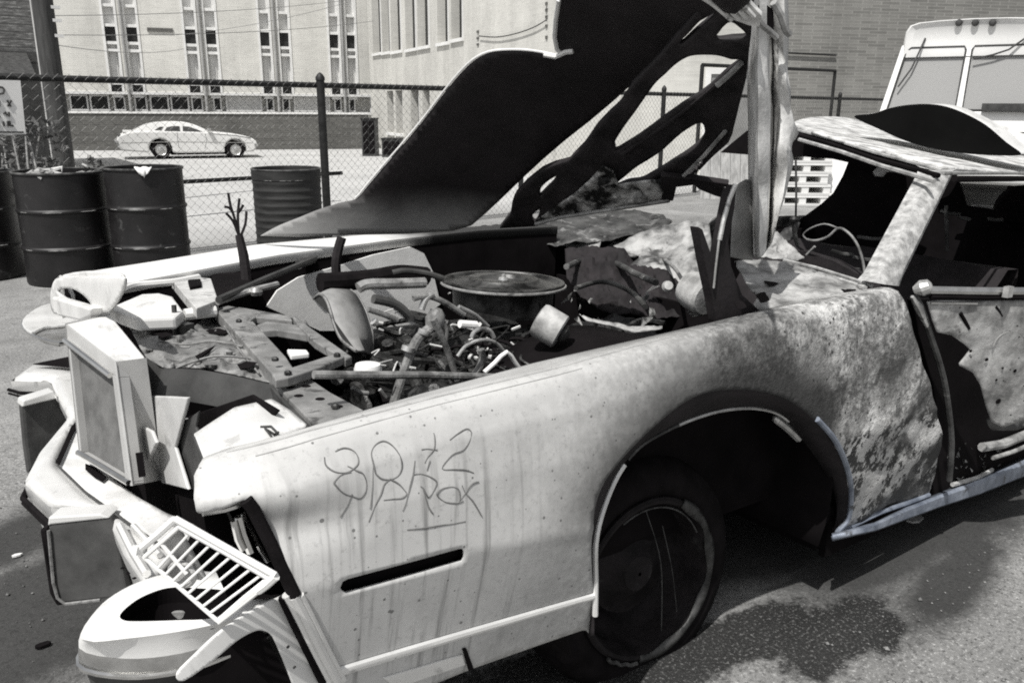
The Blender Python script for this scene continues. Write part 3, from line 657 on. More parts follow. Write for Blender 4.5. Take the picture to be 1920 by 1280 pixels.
for u0_, u1_ in ((-.925, -.045), (.045, .925)):
    mb = MB(); q = [np.array(k) for k in pane(u0_, u1_)]; mb.tube([k+np.array([0, .002, 0]) for k in q], .014, 6, closed=True); gk = mb.build('window_gasket', M['primer_dark'], van, frame=fi, smooth=True)
    mb = MB(); mb.prism([k+np.array([0, -.03, 0]) for k in q], (0, -.008, 0)); 
    n = NT('van_glass'); n.fin(.42, .04, 0, .6); n.b.inputs['Alpha'].default_value = .62; mb.build('windscreen', n.m, gk, frame=fi)
mb = MB(); fbox(mb, uc-half_b+.06, uc+half_b-.06, -1.9, -1.86, .3, zs_-.02); fbox(mb, uc-half_b+.25, uc-half_b+.65, -1.4, -.9, .9, zwt-.2); mb.build('cab_bulkhead', mottled('cab_lining', .40, .48, 1, .7, bump=0), van, frame=fi)
mb = MB()
for (x0, y0, x1, y1) in ((1730, 112, 1733, 205), (1737, 100, 1790, 103)): pass
fbox(mb, uc-.62, uc-.1, -1.85, -1.83, zwb-.1, zwt-.12); mb.build('cab_door', mottled('cab_white', .62, .7, 1, .6, bump=0), van, frame=fi)
mb = MB()
for s_ in (-1, 1): mb.prism([(uc+s_*half_b, -.1, .35), (uc+s_*half_t, -.32, zs_+.02), (uc+s_*half_t, -5.5, zs_+.02), (uc+s_*half_b, -5.5, .35)], (-s_*.05, 0, 0))
fbox(mb, uc-half_b+.05, uc+half_b-.05, -5.5, -5.45, .35, zs_); mb.build('side_panel', M['van'], van, frame=fi)
mb = MB(); fbox(mb, uc-half_b, uc+half_b, -.35, .12, .42, zwb-.28); fbox(mb, uc-half_b+.05, uc+half_b-.05, -5.4, -.35, .36, .42); mb.build('nose', M['van'], van, frame=fi, bevel=.05)
for px in (1795, 1826, 1859):
    u, z = vz(px, 41); mb = MB(); mb.lathe((u, -.19, z), [(.045, 0), (.045, .03), (.03, .05), (.004, .056)], 12, axis=(0, 1, 0)); mb.build('marker_lamp', M['primer_dark'], van, frame=fi, smooth=True)
for l in ([(1731, 70), (1722, 92), (1707, 128), (1683, 163)], [(1921, 70), (1890, 92), (1860, 102), (1824, 110)]):
    mb = MB(); q = [(vz(x, y)[0], .05-sl*max(0, (vz(x, y)[1]-zwb)/(zwt-zwb)), vz(x, y)[1]) for x, y in l]; mb.tube(q, .012, 6); mb.build('wiper', M['primer_dark'], van, frame=fi)
for s_ in (-1, 1):
    for dd in (-.9, -4.4):
        mb = MB(); mb.lathe((uc+s_*(half_b-.2), dd, .36), [(.2, -.1), (.34, -.1), (.36, -.07), (.36, .07), (.34, .1), (.2, .1)], 24, axis=(1, 0, 0)); wh = mb.build('wheel', M['rubber'], van, frame=fi, smooth=True)
mb = MB(); u, z = vz(1850, 200); fbox(mb, u-.05, u+1.6, .01, .10, z-.06, z+.04); mb.build('lower_trim', M['primer_dark'], van, frame=fi)

# white pallets, board and timber seen through the windscreen hole
FP = Frame(PD(1440, 375, 128), PD(1560, 377, 128)); fi = lambda u, d, z: FP(u, d, z)
zt_ = FP.uz(1500, 285)[1]; ua, ub = FP.uz(1462, 340)[0], FP.uz(1556, 340)[0]; npl = 5; h = zt_/npl
for k in range(npl):
    off = .03*math.sin(k*2.3); r = empty('pallet', FP(ua+off, 0, k*h), ['bottom white pallet of the stack', 'second white pallet from the ground in the stack', 'middle white pallet of the stack', 'fourth white pallet from the ground in the stack', 'topmost white pallet of the stack'][k]+' seen through the windscreen opening', 'pallet', 'stacked white pallets')
    pi_ = lambda u, d, z, o=off, z0=k*h: FP(u+o, d, z+z0)-FP(ua+o, 0, z0)
    mb = MB(); fbox(mb, ua, ub, -.8, 0, h*.78, h-.003); mb.build('deck', M['trim'], r, frame=pi_)
    for u in (ua, (ua+ub)/2-.05, ub-.1):
        mb = MB(); fbox(mb, u, u+.1, -.78, -.01, h*.22, h*.779); mb.build('runner', M['trim'], r, frame=pi_)
    mb = MB(); fbox(mb, ua, ub, -.8, -.001, .002, h*.219); mb.build('base_board', M['blind'], r, frame=pi_)
mb = MB(); a = FP.uz(1556, 300)[0]; mb.prism([(a+.02, -.1, 0), (a+.75, -.1, 0), (a+.75, -.35, .95), (a+.02, -.35, .95)], (0, -.03, 0)); tag(mb.build('white_board', M['white_clean'], frame=fi), 'blank white board leaning beside the pallet stack', 'board')
FB = Frame(PD(1290, 340, 120), PD(1420, 345, 120)); fi = lambda u, d, z: FB(u, d, z)
mb = MB(); a, b = FB.uz(1318, 300)[0], FB.uz(1450, 300)[0]; z1_ = FB.uz(1350, 274)[1]
for i in range(7): w = (b-a)/7; mb.prism([(a+w*i, 0, .0), (a+w*(i+1)-.008, 0, 0), (a+w*(i+1)-.008, -.2, z1_+.03*math.sin(i*3)), (a+w*i, -.2, z1_+.03*math.sin(i*3+1))], (0, -.03, 0))
tag(mb.build('timber_hoarding', mottled('weathered_timber', .22, .42, 5, .85, bump=.3, vec=(3, 3, .5)), frame=fi), 'weathered grey plank panel standing behind the hood hinge', 'plank panel')

# loose grit on the asphalt round the wreck
mb = MB(); rnd = random.Random(21)
for k in range(1500):
    if rnd.random() < .55: x, y = rnd.uniform(.3, 2.4), rnd.uniform(-2.0, -1.05)
    else: x, y = rnd.uniform(-2.2, -1.2), rnd.uniform(-1.2, 5.2)
    s_ = rnd.uniform(.002, .0055)*(1 if rnd.random() < .93 else 2.0); z = .002+s_*.3
    mb.add([(x+rnd.uniform(.6, 1)*s_, y, z), (x, y+rnd.uniform(.6, 1)*s_, z), (x-rnd.uniform(.6, 1)*s_, y, z), (x, y-rnd.uniform(.6, 1)*s_, z), (x, y, z+s_*.7), (x, y, z-s_)], [(0, 1, 4), (1, 2, 4), (2, 3, 4), (3, 0, 4), (1, 0, 5), (2, 1, 5), (3, 2, 5), (0, 3, 5)])
tag(mb.build('grit', mottled('grit', .06, .24, 40, .9, bump=0)), 'loose pale grit scattered over the asphalt', 'grit', kind='stuff')

# ================================================================ the burnt coupe (car coordinates: X rearwards, Y to its far side, Z up)
car = empty('burnt_coupe', (0, 0, 0), 'burnt out white two door coupe with raised torn hood and stripped front end', 'car')
car.matrix_world = Matrix(((CAR[0,0], CAR[0,1], CAR[0,2], 0), (CAR[1,0], CAR[1,1], CAR[1,2], 0), (CAR[2,0], CAR[2,1], CAR[2,2], 0), (0, 0, 0, 1)))
ip = lambda x, pts: float(np.interp(x, [p[0] for p in pts], [p[1] for p in pts]))
ZR = [(-1.2, .775), (-1.13, .785), (-.95, .813), (-.73, .831), (-.46, .847), (-.18, .871), (.07, .89), (.40, .908), (.73, .92), (1.1, .93)]
ZI = [(-1.2, .735), (-1.0, .75), (-.88, .762), (-.64, .789), (-.37, .814), (.19, .845), (.60, .872), (.96, .885), (1.1, .89)]
ZC = [(-1.2, .605), (-1.01, .596), (-.71, .576), (-.41, .545), (.0, .545), (.5, .56), (1.1, .56)]
KV = [0, .10, .375, .39, .405, .60, .74, .80, .83, .86, .90, 1.0]
def fprof(x):
    zc, zr, zi = ip(x, ZC), ip(x, ZR), ip(x, ZI)
    return [(-.925, .232), (-.955, .345), (-.996, zc-.016), (-1.0, zc), (-.999, zc+.012), (-.988, zc+.48*(zr-zc)), (-.972, zc+.78*(zr-zc)), (-.952, zr-.018), (-.938, zr-.003), (-.918, zr+.003), (-.885, zr-.001), (-.75, zi)]
def fsurf(x, v, off=0.0):
    pr = fprof(x); Y = float(np.interp(v, KV, [p[0] for p in pr])); Z = float(np.interp(v, KV, [p[1] for p in pr]))
    if x < -.93:
        t = (-.93-x)/.2; Y += .05*t*t*(1 if v > .4 else v/.4)
    Y += .0035*vnoise(x*3.2, v*4, 1, 5)*(1 if v < .84 else 0)
    if x < -.84 and v < .86:
        hx = min((-.84-x)/.20, 1); hx = hx*hx*(3-2*hx); Y += hx*(.017*math.exp(-((Z-.690)/.030)**2)-.012*math.exp(-((Z-.752)/.030)**2))
    if x > .5: # heat-buckled rear quarter of the fender
        k = min((x-.5)/.3, 1); Y += .012*k*vnoise(x*6, v*7, 1, 2)+.006*k*vnoise(x*17, v*15, 1, 4)
    if off:
        a = np.array(fsurf(x+.004, v)); b = np.array(fsurf(x-.004, v)); c = np.array(fsurf(x, min(v+.005, 1))); d = np.array(fsurf(x, max(v-.005, 0)))
        nn = np.cross(a-b, c-d); nn /= np.linalg.norm(nn)+1e-12
        if nn[1] > 0 and abs(nn[1]) > abs(nn[2]): nn = -nn
        if nn[2] < -.2 and abs(nn[2]) > abs(nn[1]): nn = -nn
        return np.array((x, Y, Z))+nn*off
    return (x, Y, Z)
def fv(x, z):
    pr = fprof(x)[:10]; zz = [p[1] for p in pr]; return float(np.interp(z, zz, KV[:10]))
def fpix(px, py):
    Y = -1.0
    for _ in range(5): q = P('Y', Y, px, py); v = fv(q[0], q[2]); Y = fsurf(q[0], v)[1]
    return q[0], v
def fpx(pts): return [fpix(*p) for p in pts]

def mat_fender():
    n = NT('fire_damaged_paint')
    big = n.noise(3.2, 6, .65, dist=.6); mid = n.noise(11, 6, .7, dist=.4); fine = n.noise(45, 4, .7)
    # clean white paint, grime streaks and specks
    w = n.ramp(n.noise(4, 4, .5), [(.3, g3(.47)), (.7, g3(.57))])
    st = n.noise(1.0, 5, .6, n.vec((34, 6, 1.6)))
    low = n.math('MULTIPLY', n.step(n.z, .83, .66), n.step(n.x, -.42, -.70))
    w = n.mix(n.math('MULTIPLY', n.math('MULTIPLY', n.step(st, .50, .68), low), .85), w, g3(.19))
    w = n.mix(n.math('MULTIPLY', n.step(n.noise(6, 9, .75), .47, .68), .45), w, g3(.34))
    w = n.mix(n.math('MULTIPLY', n.step(n.noise(90, 3, .75), .55, .72), .40), w, g3(.24))
    sp = n.step(n.math('ADD', n.voro(42), n.math('MULTIPLY', n.noise(7, 2), .35)), .285, .245)
    w = n.mix(n.math('MULTIPLY', sp, .8), w, g3(.10))
    # line pressed in the top of the fender
    # burnt: grey, mottled
    a = n.ramp(n.math('ADD', n.math('MULTIPLY', n.noise(6.5, 9, .68, dist=.4), .65), n.math('MULTIPLY', n.noise(70, 4, .75), .4)), [(.38, g3(.035)), (.49, g3(.18)), (.60, g3(.62))])
    a = n.mix(n.math('MULTIPLY', n.step(big, .52, .66), .55), a, g3(.09))
    a = n.mix(n.step(n.voro(34), .17, .11), a, g3(.05))
    edge = n.math('ADD', n.x, n.math('MULTIPLY', n.math('SUBTRACT', big, .5), .34)); edge = n.math('ADD', edge, n.math('MULTIPLY', n.math('SUBTRACT', n.z, .8), -.35))
    burn = n.step(edge, -.20, .04)
    haze = n.math('MULTIPLY', n.step(edge, -.70, -.10), .62)
    c = n.mix(n.math('MULTIPLY', haze, n.step(fine, .30, .62)), w, g3(.24)); c = n.mix(burn, c, a)
    # flaked lower rear corner: black soot and white flakes
    zone = n.math('MULTIPLY', n.step(n.math('ADD', n.z, n.math('MULTIPLY', big, -.10)), .545, .495), n.step(n.x, .36, .46))
    fl = n.ramp(n.noise(11, 10, .78, n.vec((1.1, 1, 1.0)), dist=.1), [(.49, g3(.008)), (.515, g3(.86))])
    c = n.mix(zone, c, fl)
    dark = n.math('MULTIPLY', n.step(n.math('ADD', n.noise(5, 6, .7, dist=.8), n.math('MULTIPLY', n.x, .12)), .60, .70), n.step(n.x, .30, .48)); c = n.mix(n.math('MULTIPLY', dark, .85), c, g3(.04))
    band = n.math('MULTIPLY', burn, n.step(n.math('ADD', n.noise(3.0, 8, .72, dist=.7), n.math('MULTIPLY', n.z, -.35)), .16, .30)); c = n.mix(n.math('MULTIPLY', band, .50), c, g3(.07))
    # soot licked out of the wheel arch
    dx = n.math('DIVIDE', n.math('SUBTRACT', n.x, .05), 1.0); dz = n.math('DIVIDE', n.math('SUBTRACT', n.z, .37), .86)
    r = n.math('SQRT', n.math('ADD', n.math('MULTIPLY', dx, dx), n.math('MULTIPLY', dz, dz)))
    r = n.math('ADD', r, n.math('MULTIPLY', n.math('SUBTRACT', mid, .5), .06))
    k = n.math('SUBTRACT', 1.0, n.step(r, .46, .70)); k = n.math('MULTIPLY', k, n.step(n.x, .56, .36)); k = n.math('MULTIPLY', k, n.step(n.z, .48, .62)); c = n.mix(n.math('MULTIPLY', k, .95), c, g3(.016))
    n.bump(n.math('ADD', n.math('MULTIPLY', n.math('ADD', fine, n.math('MULTIPLY', n.noise(16, 8, .7), 1.6)), burn), n.math('MULTIPLY', n.noise(2.2, 2), .5)), .7, .009)
    return n.fin(c, n.mix(burn, .34, .8), 0, .4)
M['fender'] = mat_fender()

# ---- near fender
side = [(365, 935), (372, 962), (420, 953), (455, 938), (470, 944), (500, 1012), (548, 1112)]
chrome_low = [(575, 1190), (606, 1275)]
arch_px = [(1110, 1195), (1112, 1100), (1111, 1000), (1128, 915), (1180, 845), (1240, 788), (1300, 745), (1360, 731), (1430, 735), (1490, 757), (1545, 805), (1578, 860), (1592, 920), (1588, 970), (1568, 1003)]
rear_px = [(1640, 992), (1700, 965), (1742, 925), (1758, 860), (1756, 762), (1722, 650), (1692, 556)]
outl = [(-.90, .965), (-1.055, .905), (-1.10, .87), (-1.125, .82)]+[tuple(q) for q in crom([fpix(*p) for p in side], 4)]+[fpix(*p) for p in chrome_low]
xb = fpix(606, 1275)[0]
outl += [(xb+.01, .055), (fpix(880, 1278)[0], .05)]
ar = crom([fpix(*p) for p in arch_px], 6); outl += [(ar[0][0]-.03, .03)]+[tuple(q) for q in ar]
rr = crom([fpix(*p) for p in rear_px], 5); outl += [tuple(q) for q in rr]+[(rr[-1][0]+.01, .9), (rr[-1][0]+.03, 1.0)]
# heading back along the inner edge
outl += [(x, 1.0) for x in np.linspace(rr[-1][0]-.05, -.87, 12)]
slot = [fpix(*p) for p in ((644, 1087), (700, 1072), (790, 1048), (866, 1027), (873, 1038), (868, 1052), (790, 1074), (700, 1099), (646, 1113), (637, 1100))]
mb = sheet(outl, fsurf, .0115, holes=[slot])
fender = mb.build('front_fender', M['fender'], car, smooth=True, solid=.0, angle=60)
fender['label'] = 'near front fender, white ahead of the wheel and burnt grey behind it'
m_ = fender.modifiers.new('thick', 'SOLIDIFY'); m_.thickness = .006; m_.offset = -1
sx = [s_[0] for s_ in slot]
mb = MB(); G = []
for x in np.linspace(min(sx)-.02, max(sx)+.02, 20): G.append([fsurf(x, v, -.02) for v in np.linspace(.33, .46, 5)])
mb.grid(G); mb.build('marker_slot', M['soot_plain'], fender, smooth=True)
# arch flange (dark, sooty) and its bright lip
inner_px = [(1113, 1190), (1114, 1100), (1116, 1000), (1148, 903), (1190, 843), (1240, 810), (1300, 783), (1360, 767), (1420, 765), (1468, 782), (1510, 830), (1545, 880), (1566, 930), (1568, 975), (1560, 1003)]
oa = crom([fsurf(*fpix(*p), -.002) for p in arch_px], 6); ia = crom(PP('Y', -.955, inner_px[:3])+PP('Y', -.915, inner_px[3:]), 6)
mb = MB(); mb.loft([oa, [a*.5+b*.5+np.array([0, .01, 0]) for a, b in zip(oa, ia)], ia], closed=False); mb.build('arch_flange', M['soot'], fender, smooth=True, solid=.004)
n_ = len(ia)
def lip(i0, i1, mat, r, off=(0, -.004, 0)): mb = MB(); mb.tube([ia[i]+np.array(off) for i in range(i0, i1)], r, 8); mb.build('arch_lip', mat, fender, smooth=True)
lip(3, 22, M['bumper'], .0065); lip(22, 34, M['char'], .004); lip(33, 56, M['steel'], .0045)
mb = MB(); q = crom([P('Y', -.90, *p) for p in ((1452, 782), (1470, 796), (1488, 812), (1499, 823))], 4); mb.tube(q, [.004]+[.011]*(len(q)-2)+[.004], 8); mb.build('torn_lip', M['steel'], fender, smooth=True)
mb = MB(); q = [fsurf(*fpix(*p), .003) for p in ((1530, 785), (1562, 822), (1583, 866), (1594, 915), (1590, 968), (1570, 1003), (1640, 988), (1700, 962), (1738, 935))]; mb.tube(crom(q, 5), .0075, 8); mb.build('arch_moulding', M['blue_steel'], fender, smooth=True)
# lower chrome moulding and the panel of the sill below
mb = MB(); xa, xc = xb, ar[0][0]
G = []
for x in np.linspace(xa, xc-.035, 24):
    vz_ = fv(x, ip(x, [(xa, .418), (-.67, .392), (xc, .357)])); G.append([fsurf(x, vz_+dv, o) for dv, o in ((-.013, .001), (-.009, .006), (0, .008), (.007, .006), (.010, .001))])
mb.grid(G); mb.build('sill_moulding', M['bumper'], fender, smooth=True)
mb = MB(); q = [fsurf(*fpix(*p), .004) for p in ((716, 1268), (790, 1246), (866, 1224), (872, 1244), (800, 1268), (744, 1288))]; mb.prism(q, (0, .006, 0)); mb.build('sill_patch', M['bumper'], fender, bevel=.003)
mb = MB(); q = [fsurf(*fpix(*p), .005) for p in ((866, 1214), (872, 1212), (886, 1250), (878, 1254))]; mb.prism(q, (0, .006, 0)); mb.build('sill_notch', M['soot_plain'], fender)
# upright chrome moulding at the leading edge
mb = MB(); base = [(536, 1112), (560, 1160), (590, 1222), (616, 1272)]
for dx, w_, o in ((0, .007, .008), (13, .0085, .014), (26, .006, .008)):
    mb.tube(crom([fsurf(*fpix(x+dx, y), o*.4) for x, y in base], 5), w_, 8)
build_each(mb, 'edge_moulding', M['bumper'], fender, smooth=True)
mb = MB(); mb.tube([fsurf(*fpix(x, y), .002) for x, y in ((529, 1118), (552, 1168), (582, 1230), (604, 1276))], .007, 6); mb.build('edge_gap', M['soot_plain'], fender)
# pressed line along the fender top (fine dark seam)
mb = MB(); mb.tube([np.array(fsurf(x, .872, .0003)) for x in np.linspace(-1.07, -.12, 40)], .0022, 5); mb.tube([np.array(fsurf(x, .835, .0003)) for x in np.linspace(-1.04, -.40, 40)], .0014, 5)
mb.build('fender_crease', mottled('paint_seam', .30, .42, 20, .5), fender)
# scratched lettering
def gsc(pts): return [(560+x/4.8, 780+y/4.8) for x, y in pts]
gr = [[(235, 370), (245, 440), (300, 490), (370, 510), (450, 500), (520, 450), (540, 400), (520, 340), (470, 300), (400, 290), (330, 320)],
      [(440, 450), (520, 490), (580, 520), (610, 600), (600, 680), (550, 735), (480, 720), (400, 690), (330, 620), (320, 590), (380, 530), (470, 500)],
      [(480, 700), (440, 800), (375, 905)],
      [(690, 510), (670, 420), (655, 330), (690, 260), (760, 225), (830, 255), (890, 320), (925, 400), (925, 480), (890, 540), (820, 570), (740, 560), (690, 515)],
      [(670, 400), (665, 600), (650, 800), (640, 830)], [(825, 570), (770, 610), (740, 700), (690, 800), (630, 950)],
      [(820, 565), (900, 610), (955, 670), (970, 700), (930, 735), (850, 745), (765, 755)],
      [(1045, 400), (1030, 520), (1000, 640), (965, 780), (935, 850)], [(1030, 525), (1100, 520), (1180, 545), (1240, 590), (1225, 650), (1190, 710), (1160, 725), (1120, 650), (1095, 630)],
      [(1120, 660), (1150, 760), (1175, 830), (1210, 880)], [(1215, 150), (1225, 200), (1220, 290), (1160, 370), (1135, 420)], [(1105, 300), (1160, 295), (1245, 305)], [(1180, 400), (1155, 490)],
      [(1360, 215), (1430, 160), (1510, 115), (1555, 150), (1530, 240), (1470, 310), (1380, 350), (1290, 470), (1400, 480), (1500, 485), (1575, 510)],
      [(1480, 760), (1420, 780), (1330, 775), (1260, 730), (1245, 690), (1300, 650), (1390, 635), (1440, 665), (1450, 740), (1440, 770), (1500, 690), (1560, 610), (1620, 590)],
      [(1470, 620), (1500, 690), (1570, 770), (1650, 905)], [(975, 1020), (1100, 1010), (1250, 985), (1400, 965), (1500, 945)]]
mb = MB()
for l in gr:
    q = crom([fsurf(*fpix(*p), .0001) for p in gsc(l)], 4); mb.tube(q, [.0009+.0007*(.5+.5*math.sin(i*.45+len(l))) for i in range(len(q))], 5)
gm = mb.build('scratched_lettering', mottled('pencil_grey', .11, .20, 40, .8), fender); 
# ---- wheel house, wheel
mb = MB(); NT_ = 26; G = []
for y in np.linspace(-.93, -.36, 6):
    G.append([(.06+.50*math.cos(t)*(1.0 if math.cos(t) > 0 else .93), y, .36+.43*math.sin(t)*(1-.08*(y+.93))) for t in np.linspace(-.35, math.pi+.35, NT_)])
mb.grid(G); mb.build('wheel_house', M['soot_plain'], car, smooth=True, solid=.004)
mb = MB(); mb.prism([(-.50, -.36, .14), (.70, -.36, .14), (.70, -.36, .58), (-.50, -.36, .58)], (0, .02, 0)); mb.build('inner_wing', M['soot_plain'], car)
mb = MB()
for (x, y, z, s_) in ((.16, -.40, .52, .05), (.05, -.42, .48, .035)): mb.lathe((x, y, z), [(s_, 0), (s_*1.1, -.05), (s_*.6, -.08), (.01, -.085)], 14, axis=(0, 1, 0))
mb.tube([P('Y', -.55, *p) for p in ((1420, 840), (1428, 870), (1434, 915))], .016, 8); mb.tube([P('Y', -.60, *p) for p in ((1468, 852), (1495, 870))], .014, 8)
mb.tube(crom([P('Y', -.6, *p) for p in ((1375, 940), (1378, 890), (1392, 858), (1403, 850))], 4), .004, 6)
mb.lathe(P('Y', -.55, 1350, 870), [(.022, 0), (.03, .02), (.005, .03)], 10, axis=(0, -1, 0)); mb.tube([P('Y', -.6, 1350, 915), P('Y', -.6, 1362, 935)], .009, 6)
build_each(mb, 'suspension_arm', M['steel'], car, smooth=True)
_q = P('Y', -.80, 1216, 1086); wc_ = np.array([_q[0], -.70, _q[2]])
steer = R_(-4); ax_ = np.array([math.sin(steer), -math.cos(steer), .06]); ax_ /= np.linalg.norm(ax_)
mb = MB(); mb.lathe(wc_, [(.19, -.10), (.235, -.115), (.292, -.095), (.308, -.05), (.308, .05), (.294, .09), (.250, .110), (.215, .104), (.20, .09), (.19, .07)], 64, axis=ax_, cap=False)
wh = mb.build('wheel', M['rubber'], car, smooth=True, angle=50); wh['label'] = 'near front wheel with scorched tyre and bare rim'
mb = MB(); mb.lathe(wc_, [(.213, .104), (.213, .112), (.206, .117), (.197, .114), (.190, .095), (.184, .04), (.174, .01), (.14, -.02), (.12, .03), (.07, .045), (.045, .07), (.005, .075)], 56, axis=ax_, cap=False)
mb.build('rim', mottled('scorched_rim', gs(.006), gs(.020), 14, .75, .1, bump=.6, spec=.2, dirt=(12, .60, .05, .6)), wh, smooth=True)
a_ = np.cross(ax_, [0, 0, 1.0]); a_ /= np.linalg.norm(a_); b_ = np.cross(a_, ax_); b_ = b_ if b_[2] > 0 else -b_; a_ = a_ if a_[0] > 0 else -a_
def ringpt(r, ang, h): return wc_+ax_*h+r*(math.cos(ang)*a_+math.sin(ang)*b_)
mb = MB(); G = []
for t in np.linspace(R_(62), R_(-98), 40): w_ = .015+.004*math.sin(t*9); G.append([ringpt(.209+dw, t, .119-abs(dw)*.3) for dw in (-w_, 0, w_*.6)])
mb.grid(G); mb.build('rim_flange', mottled('rim_flange_scorched', .006, .085, 18, .5, .4, bump=.4), wh, smooth=True, solid=.004)
mb = MB(); mb.tube([ringpt(.185, t, .105) for t in np.linspace(R_(118), R_(28), 24)], .0022, 6); mb.tube([ringpt(.217+.002*math.sin(t*40), t, .117) for t in np.linspace(R_(-100), R_(-128), 16)], .005, 6)
mb.tube(crom([ringpt(.185, R_(95), .105), ringpt(.05, R_(70), .13), ringpt(.15, R_(-75), .12)], 6), .0013, 5); mb.tube(crom([ringpt(.14, R_(75), .11), ringpt(.06, R_(20), .13), ringpt(.14, R_(-50), .12)], 6), .0010, 5)
mb.build('bead_wire', mottled('rusty_wire', .02, .09, 30, .7), wh, smooth=True)

# ---- engine bay tub
mb = MB()
for pl in ([(-1.0, -.74, .30), (.95, -.74, .30), (.95, .74, .30), (-1.0, .74, .30)],): mb.prism(pl, (0, 0, -.02))
mb.prism([(-.95, -.745, .30), (.95, -.745, .30), (.95, -.745, .82), (.1, -.745, .80), (-.95, -.745, .73)], (0, .012, 0))
mb.prism([(.95, -.74, .3), (.95, .74, .3), (.95, .74, .70), (.95, -.74, .70)], (.02, 0, 0))
mb.prism([(-.98, -.6, .30), (-.98, .6, .30), (-.98, .6, .56), (-.98, -.6, .56)], (.01, 0, 0))
mb.build('engine_bay', M['soot_plain'], car)
mb = MB(); G = []
for i in range(60):
    x = -.42+1.2*i/59; row = []
    for j in range(50):
        y = -.55+1.1*j/49; h = .50+.12*math.exp(-(y/.30)**4)+.02*vnoise(x*9, y*9, 1, 1)+.012*vnoise(x*23, y*21, 1, 2)+(.025 if vnoise(x*14, y*12, 1, 6) > .2 else 0)
        row.append((x, y, h if abs(y) < .53 else .36))
    G.append(row)
mb.grid(G); eng = mb.build('engine', M['bay'], car)
for sy in (-1, 1):   # valve covers either side of the intake
    ring = lambda x, k: [(x, sy*.26+k*dy, .60+k*dz) for dy, dz in ((-.085, -.05), (-.08, .02), (-.05, .055), (0, .065), (.05, .055), (.08, .02), (.085, -.05))]
    mb = MB(); mb.loft([ring(-.30, .6), ring(-.29, .95), ring(-.27, 1), ring(.28, 1), ring(.30, .95), ring(.31, .6)]); mb.build('valve_cover', M['greasy'], eng, smooth=True, angle=40)
mb = MB(); mb.lathe((-.40, -.02, .50), [(.03, -.03), (.085, -.025), (.09, -.012), (.075, 0), (.09, .012), (.085, .025), (.03, .03)], 24, axis=(1, 0, 0)); mb.build('fan_pulley', M['greasy'], eng, smooth=True)
mb = MB(); mb.lathe((-.36, -.36, .60), [(.02, -.09), (.05, -.08), (.068, -.05), (.068, .04), (.055, .07), (.02, .08)], 20, axis=(1, 0, 0)); mb.build('alternator', M['greasy'], eng, smooth=True)
for k in range(8):
    x_ = -.24+.068*k; mb = MB(); mb.tube(crom([(x_, -.10, .62), (x_-.02, -.17, .70), (x_+.01, -.25, .69), (x_+.02, -.35, .60)], 5), .0055, 6); mb.build('plug_lead', M['rubber'], eng, smooth=True)
rnd = random.Random(5)
for k in range(60):
    mb = MB()
    x, y = rnd.uniform(-.42, .3), rnd.uniform(-.45, .2); z = .60+rnd.uniform(-.05, .07)
    if rnd.random() < .5: mb.box((x, y, z), (rnd.uniform(.02, .08), rnd.uniform(.02, .06), rnd.uniform(.02, .05)), (rnd.uniform(-.4, .4), rnd.uniform(-.4, .4), rnd.uniform(0, 3)))
    else: mb.cyl((x, y, z-.03), (x+rnd.uniform(-.06, .06), y+rnd.uniform(-.06, .06), z+rnd.uniform(.0, .04)), rnd.uniform(.008, .022), 10)
    mb.build('engine_fitting', M['greasy'], car, bevel=.002)
# wires and hoses strewn over the engine
mb = MB()
for k in range(44):
    p = np.array([rnd.uniform(-.4, .35), rnd.uniform(-.5, .15), rnd.uniform(.60, .70)]); pts = [p]
    for j in range(4): p = p+np.array([rnd.uniform(-.1, .14), rnd.uniform(-.12, .12), rnd.uniform(-.03, .04)]); pts.append(p)
    mb.tube(crom(pts, 5), rnd.choice([.003, .004, .006, .009]), 6)
build_each(mb, 'ignition_wire', M['greasy'], car, smooth=True)
rnd = random.Random(15)     # small pale clips and bits added as painted glints
for k in range(46):
    x, y = rnd.uniform(700, 1010), rnd.uniform(545, 700)
    if y > 790-(x-580)*.255-30: continue
    q = P('Z', rnd.uniform(.70, .74), x, y); s_ = rnd.uniform(.003, .009); mb = MB()
    if k % 3: mb.box(q, (s_*rnd.uniform(1, 4), s_, s_*.7), (rnd.uniform(-.6, .6), rnd.uniform(-.6, .6), rnd.uniform(0, 3)))
    else: mb.tube(crom([q, q+np.array([rnd.uniform(-.03, .03), rnd.uniform(-.03, .03), rnd.uniform(0, .02)]), q+np.array([rnd.uniform(-.06, .06), rnd.uniform(-.05, .05), 0])], 4), .0025, 5)
    mb.build('glint_bit', M['white_dull'], car)
yh = -.34
def hose(name, px, r, mat, ax='Y', val=yh, n=5, lab=None):
    mb = MB(); q = crom([P(ax, val, *p) for p in px], n); mb.tube(q, r, 10); o = mb.build(name, mat, car, smooth=True); return o
hose('radiator_hose', [(738, 760), (745, 735), (755, 705), (768, 668), (782, 638), (800, 620), (815, 612)], .0125, M['hose'])
mb = MB()
for p0, p1 in (((758, 656), (772, 652)), ((790, 628), (802, 618))):
    a, b = P('Y', yh-.005, *p0), P('Y', yh-.005, *p1); m0 = (a+b)/2; mb.lathe(m0, [(.015, -.007), (.0165, -.006), (.0165, .006), (.015, .007)], 14, axis=P('Y', yh, 768, 640)-P('Y', yh, 752, 690))
mb.build('hose_clip', M['steel'], car, smooth=True)
hose('steel_pipe', [(812, 598), (822, 618), (838, 655), (850, 690), (858, 712)], .0085, M['hose'], val=yh-.02)
mb = MB(); mb.lathe(P('Y', yh, 816, 600), [(.02, -.02), (.026, 0), (.02, .02), (.01, .03)], 14, axis=(.2, -.2, 1)); mb.build('thermostat_housing', M['hose'], car, smooth=True)
hose('wire_loop', [(858, 668), (872, 650), (890, 640), (910, 637), (930, 643), (946, 660)], .0045, M['steel'], val=-.5)
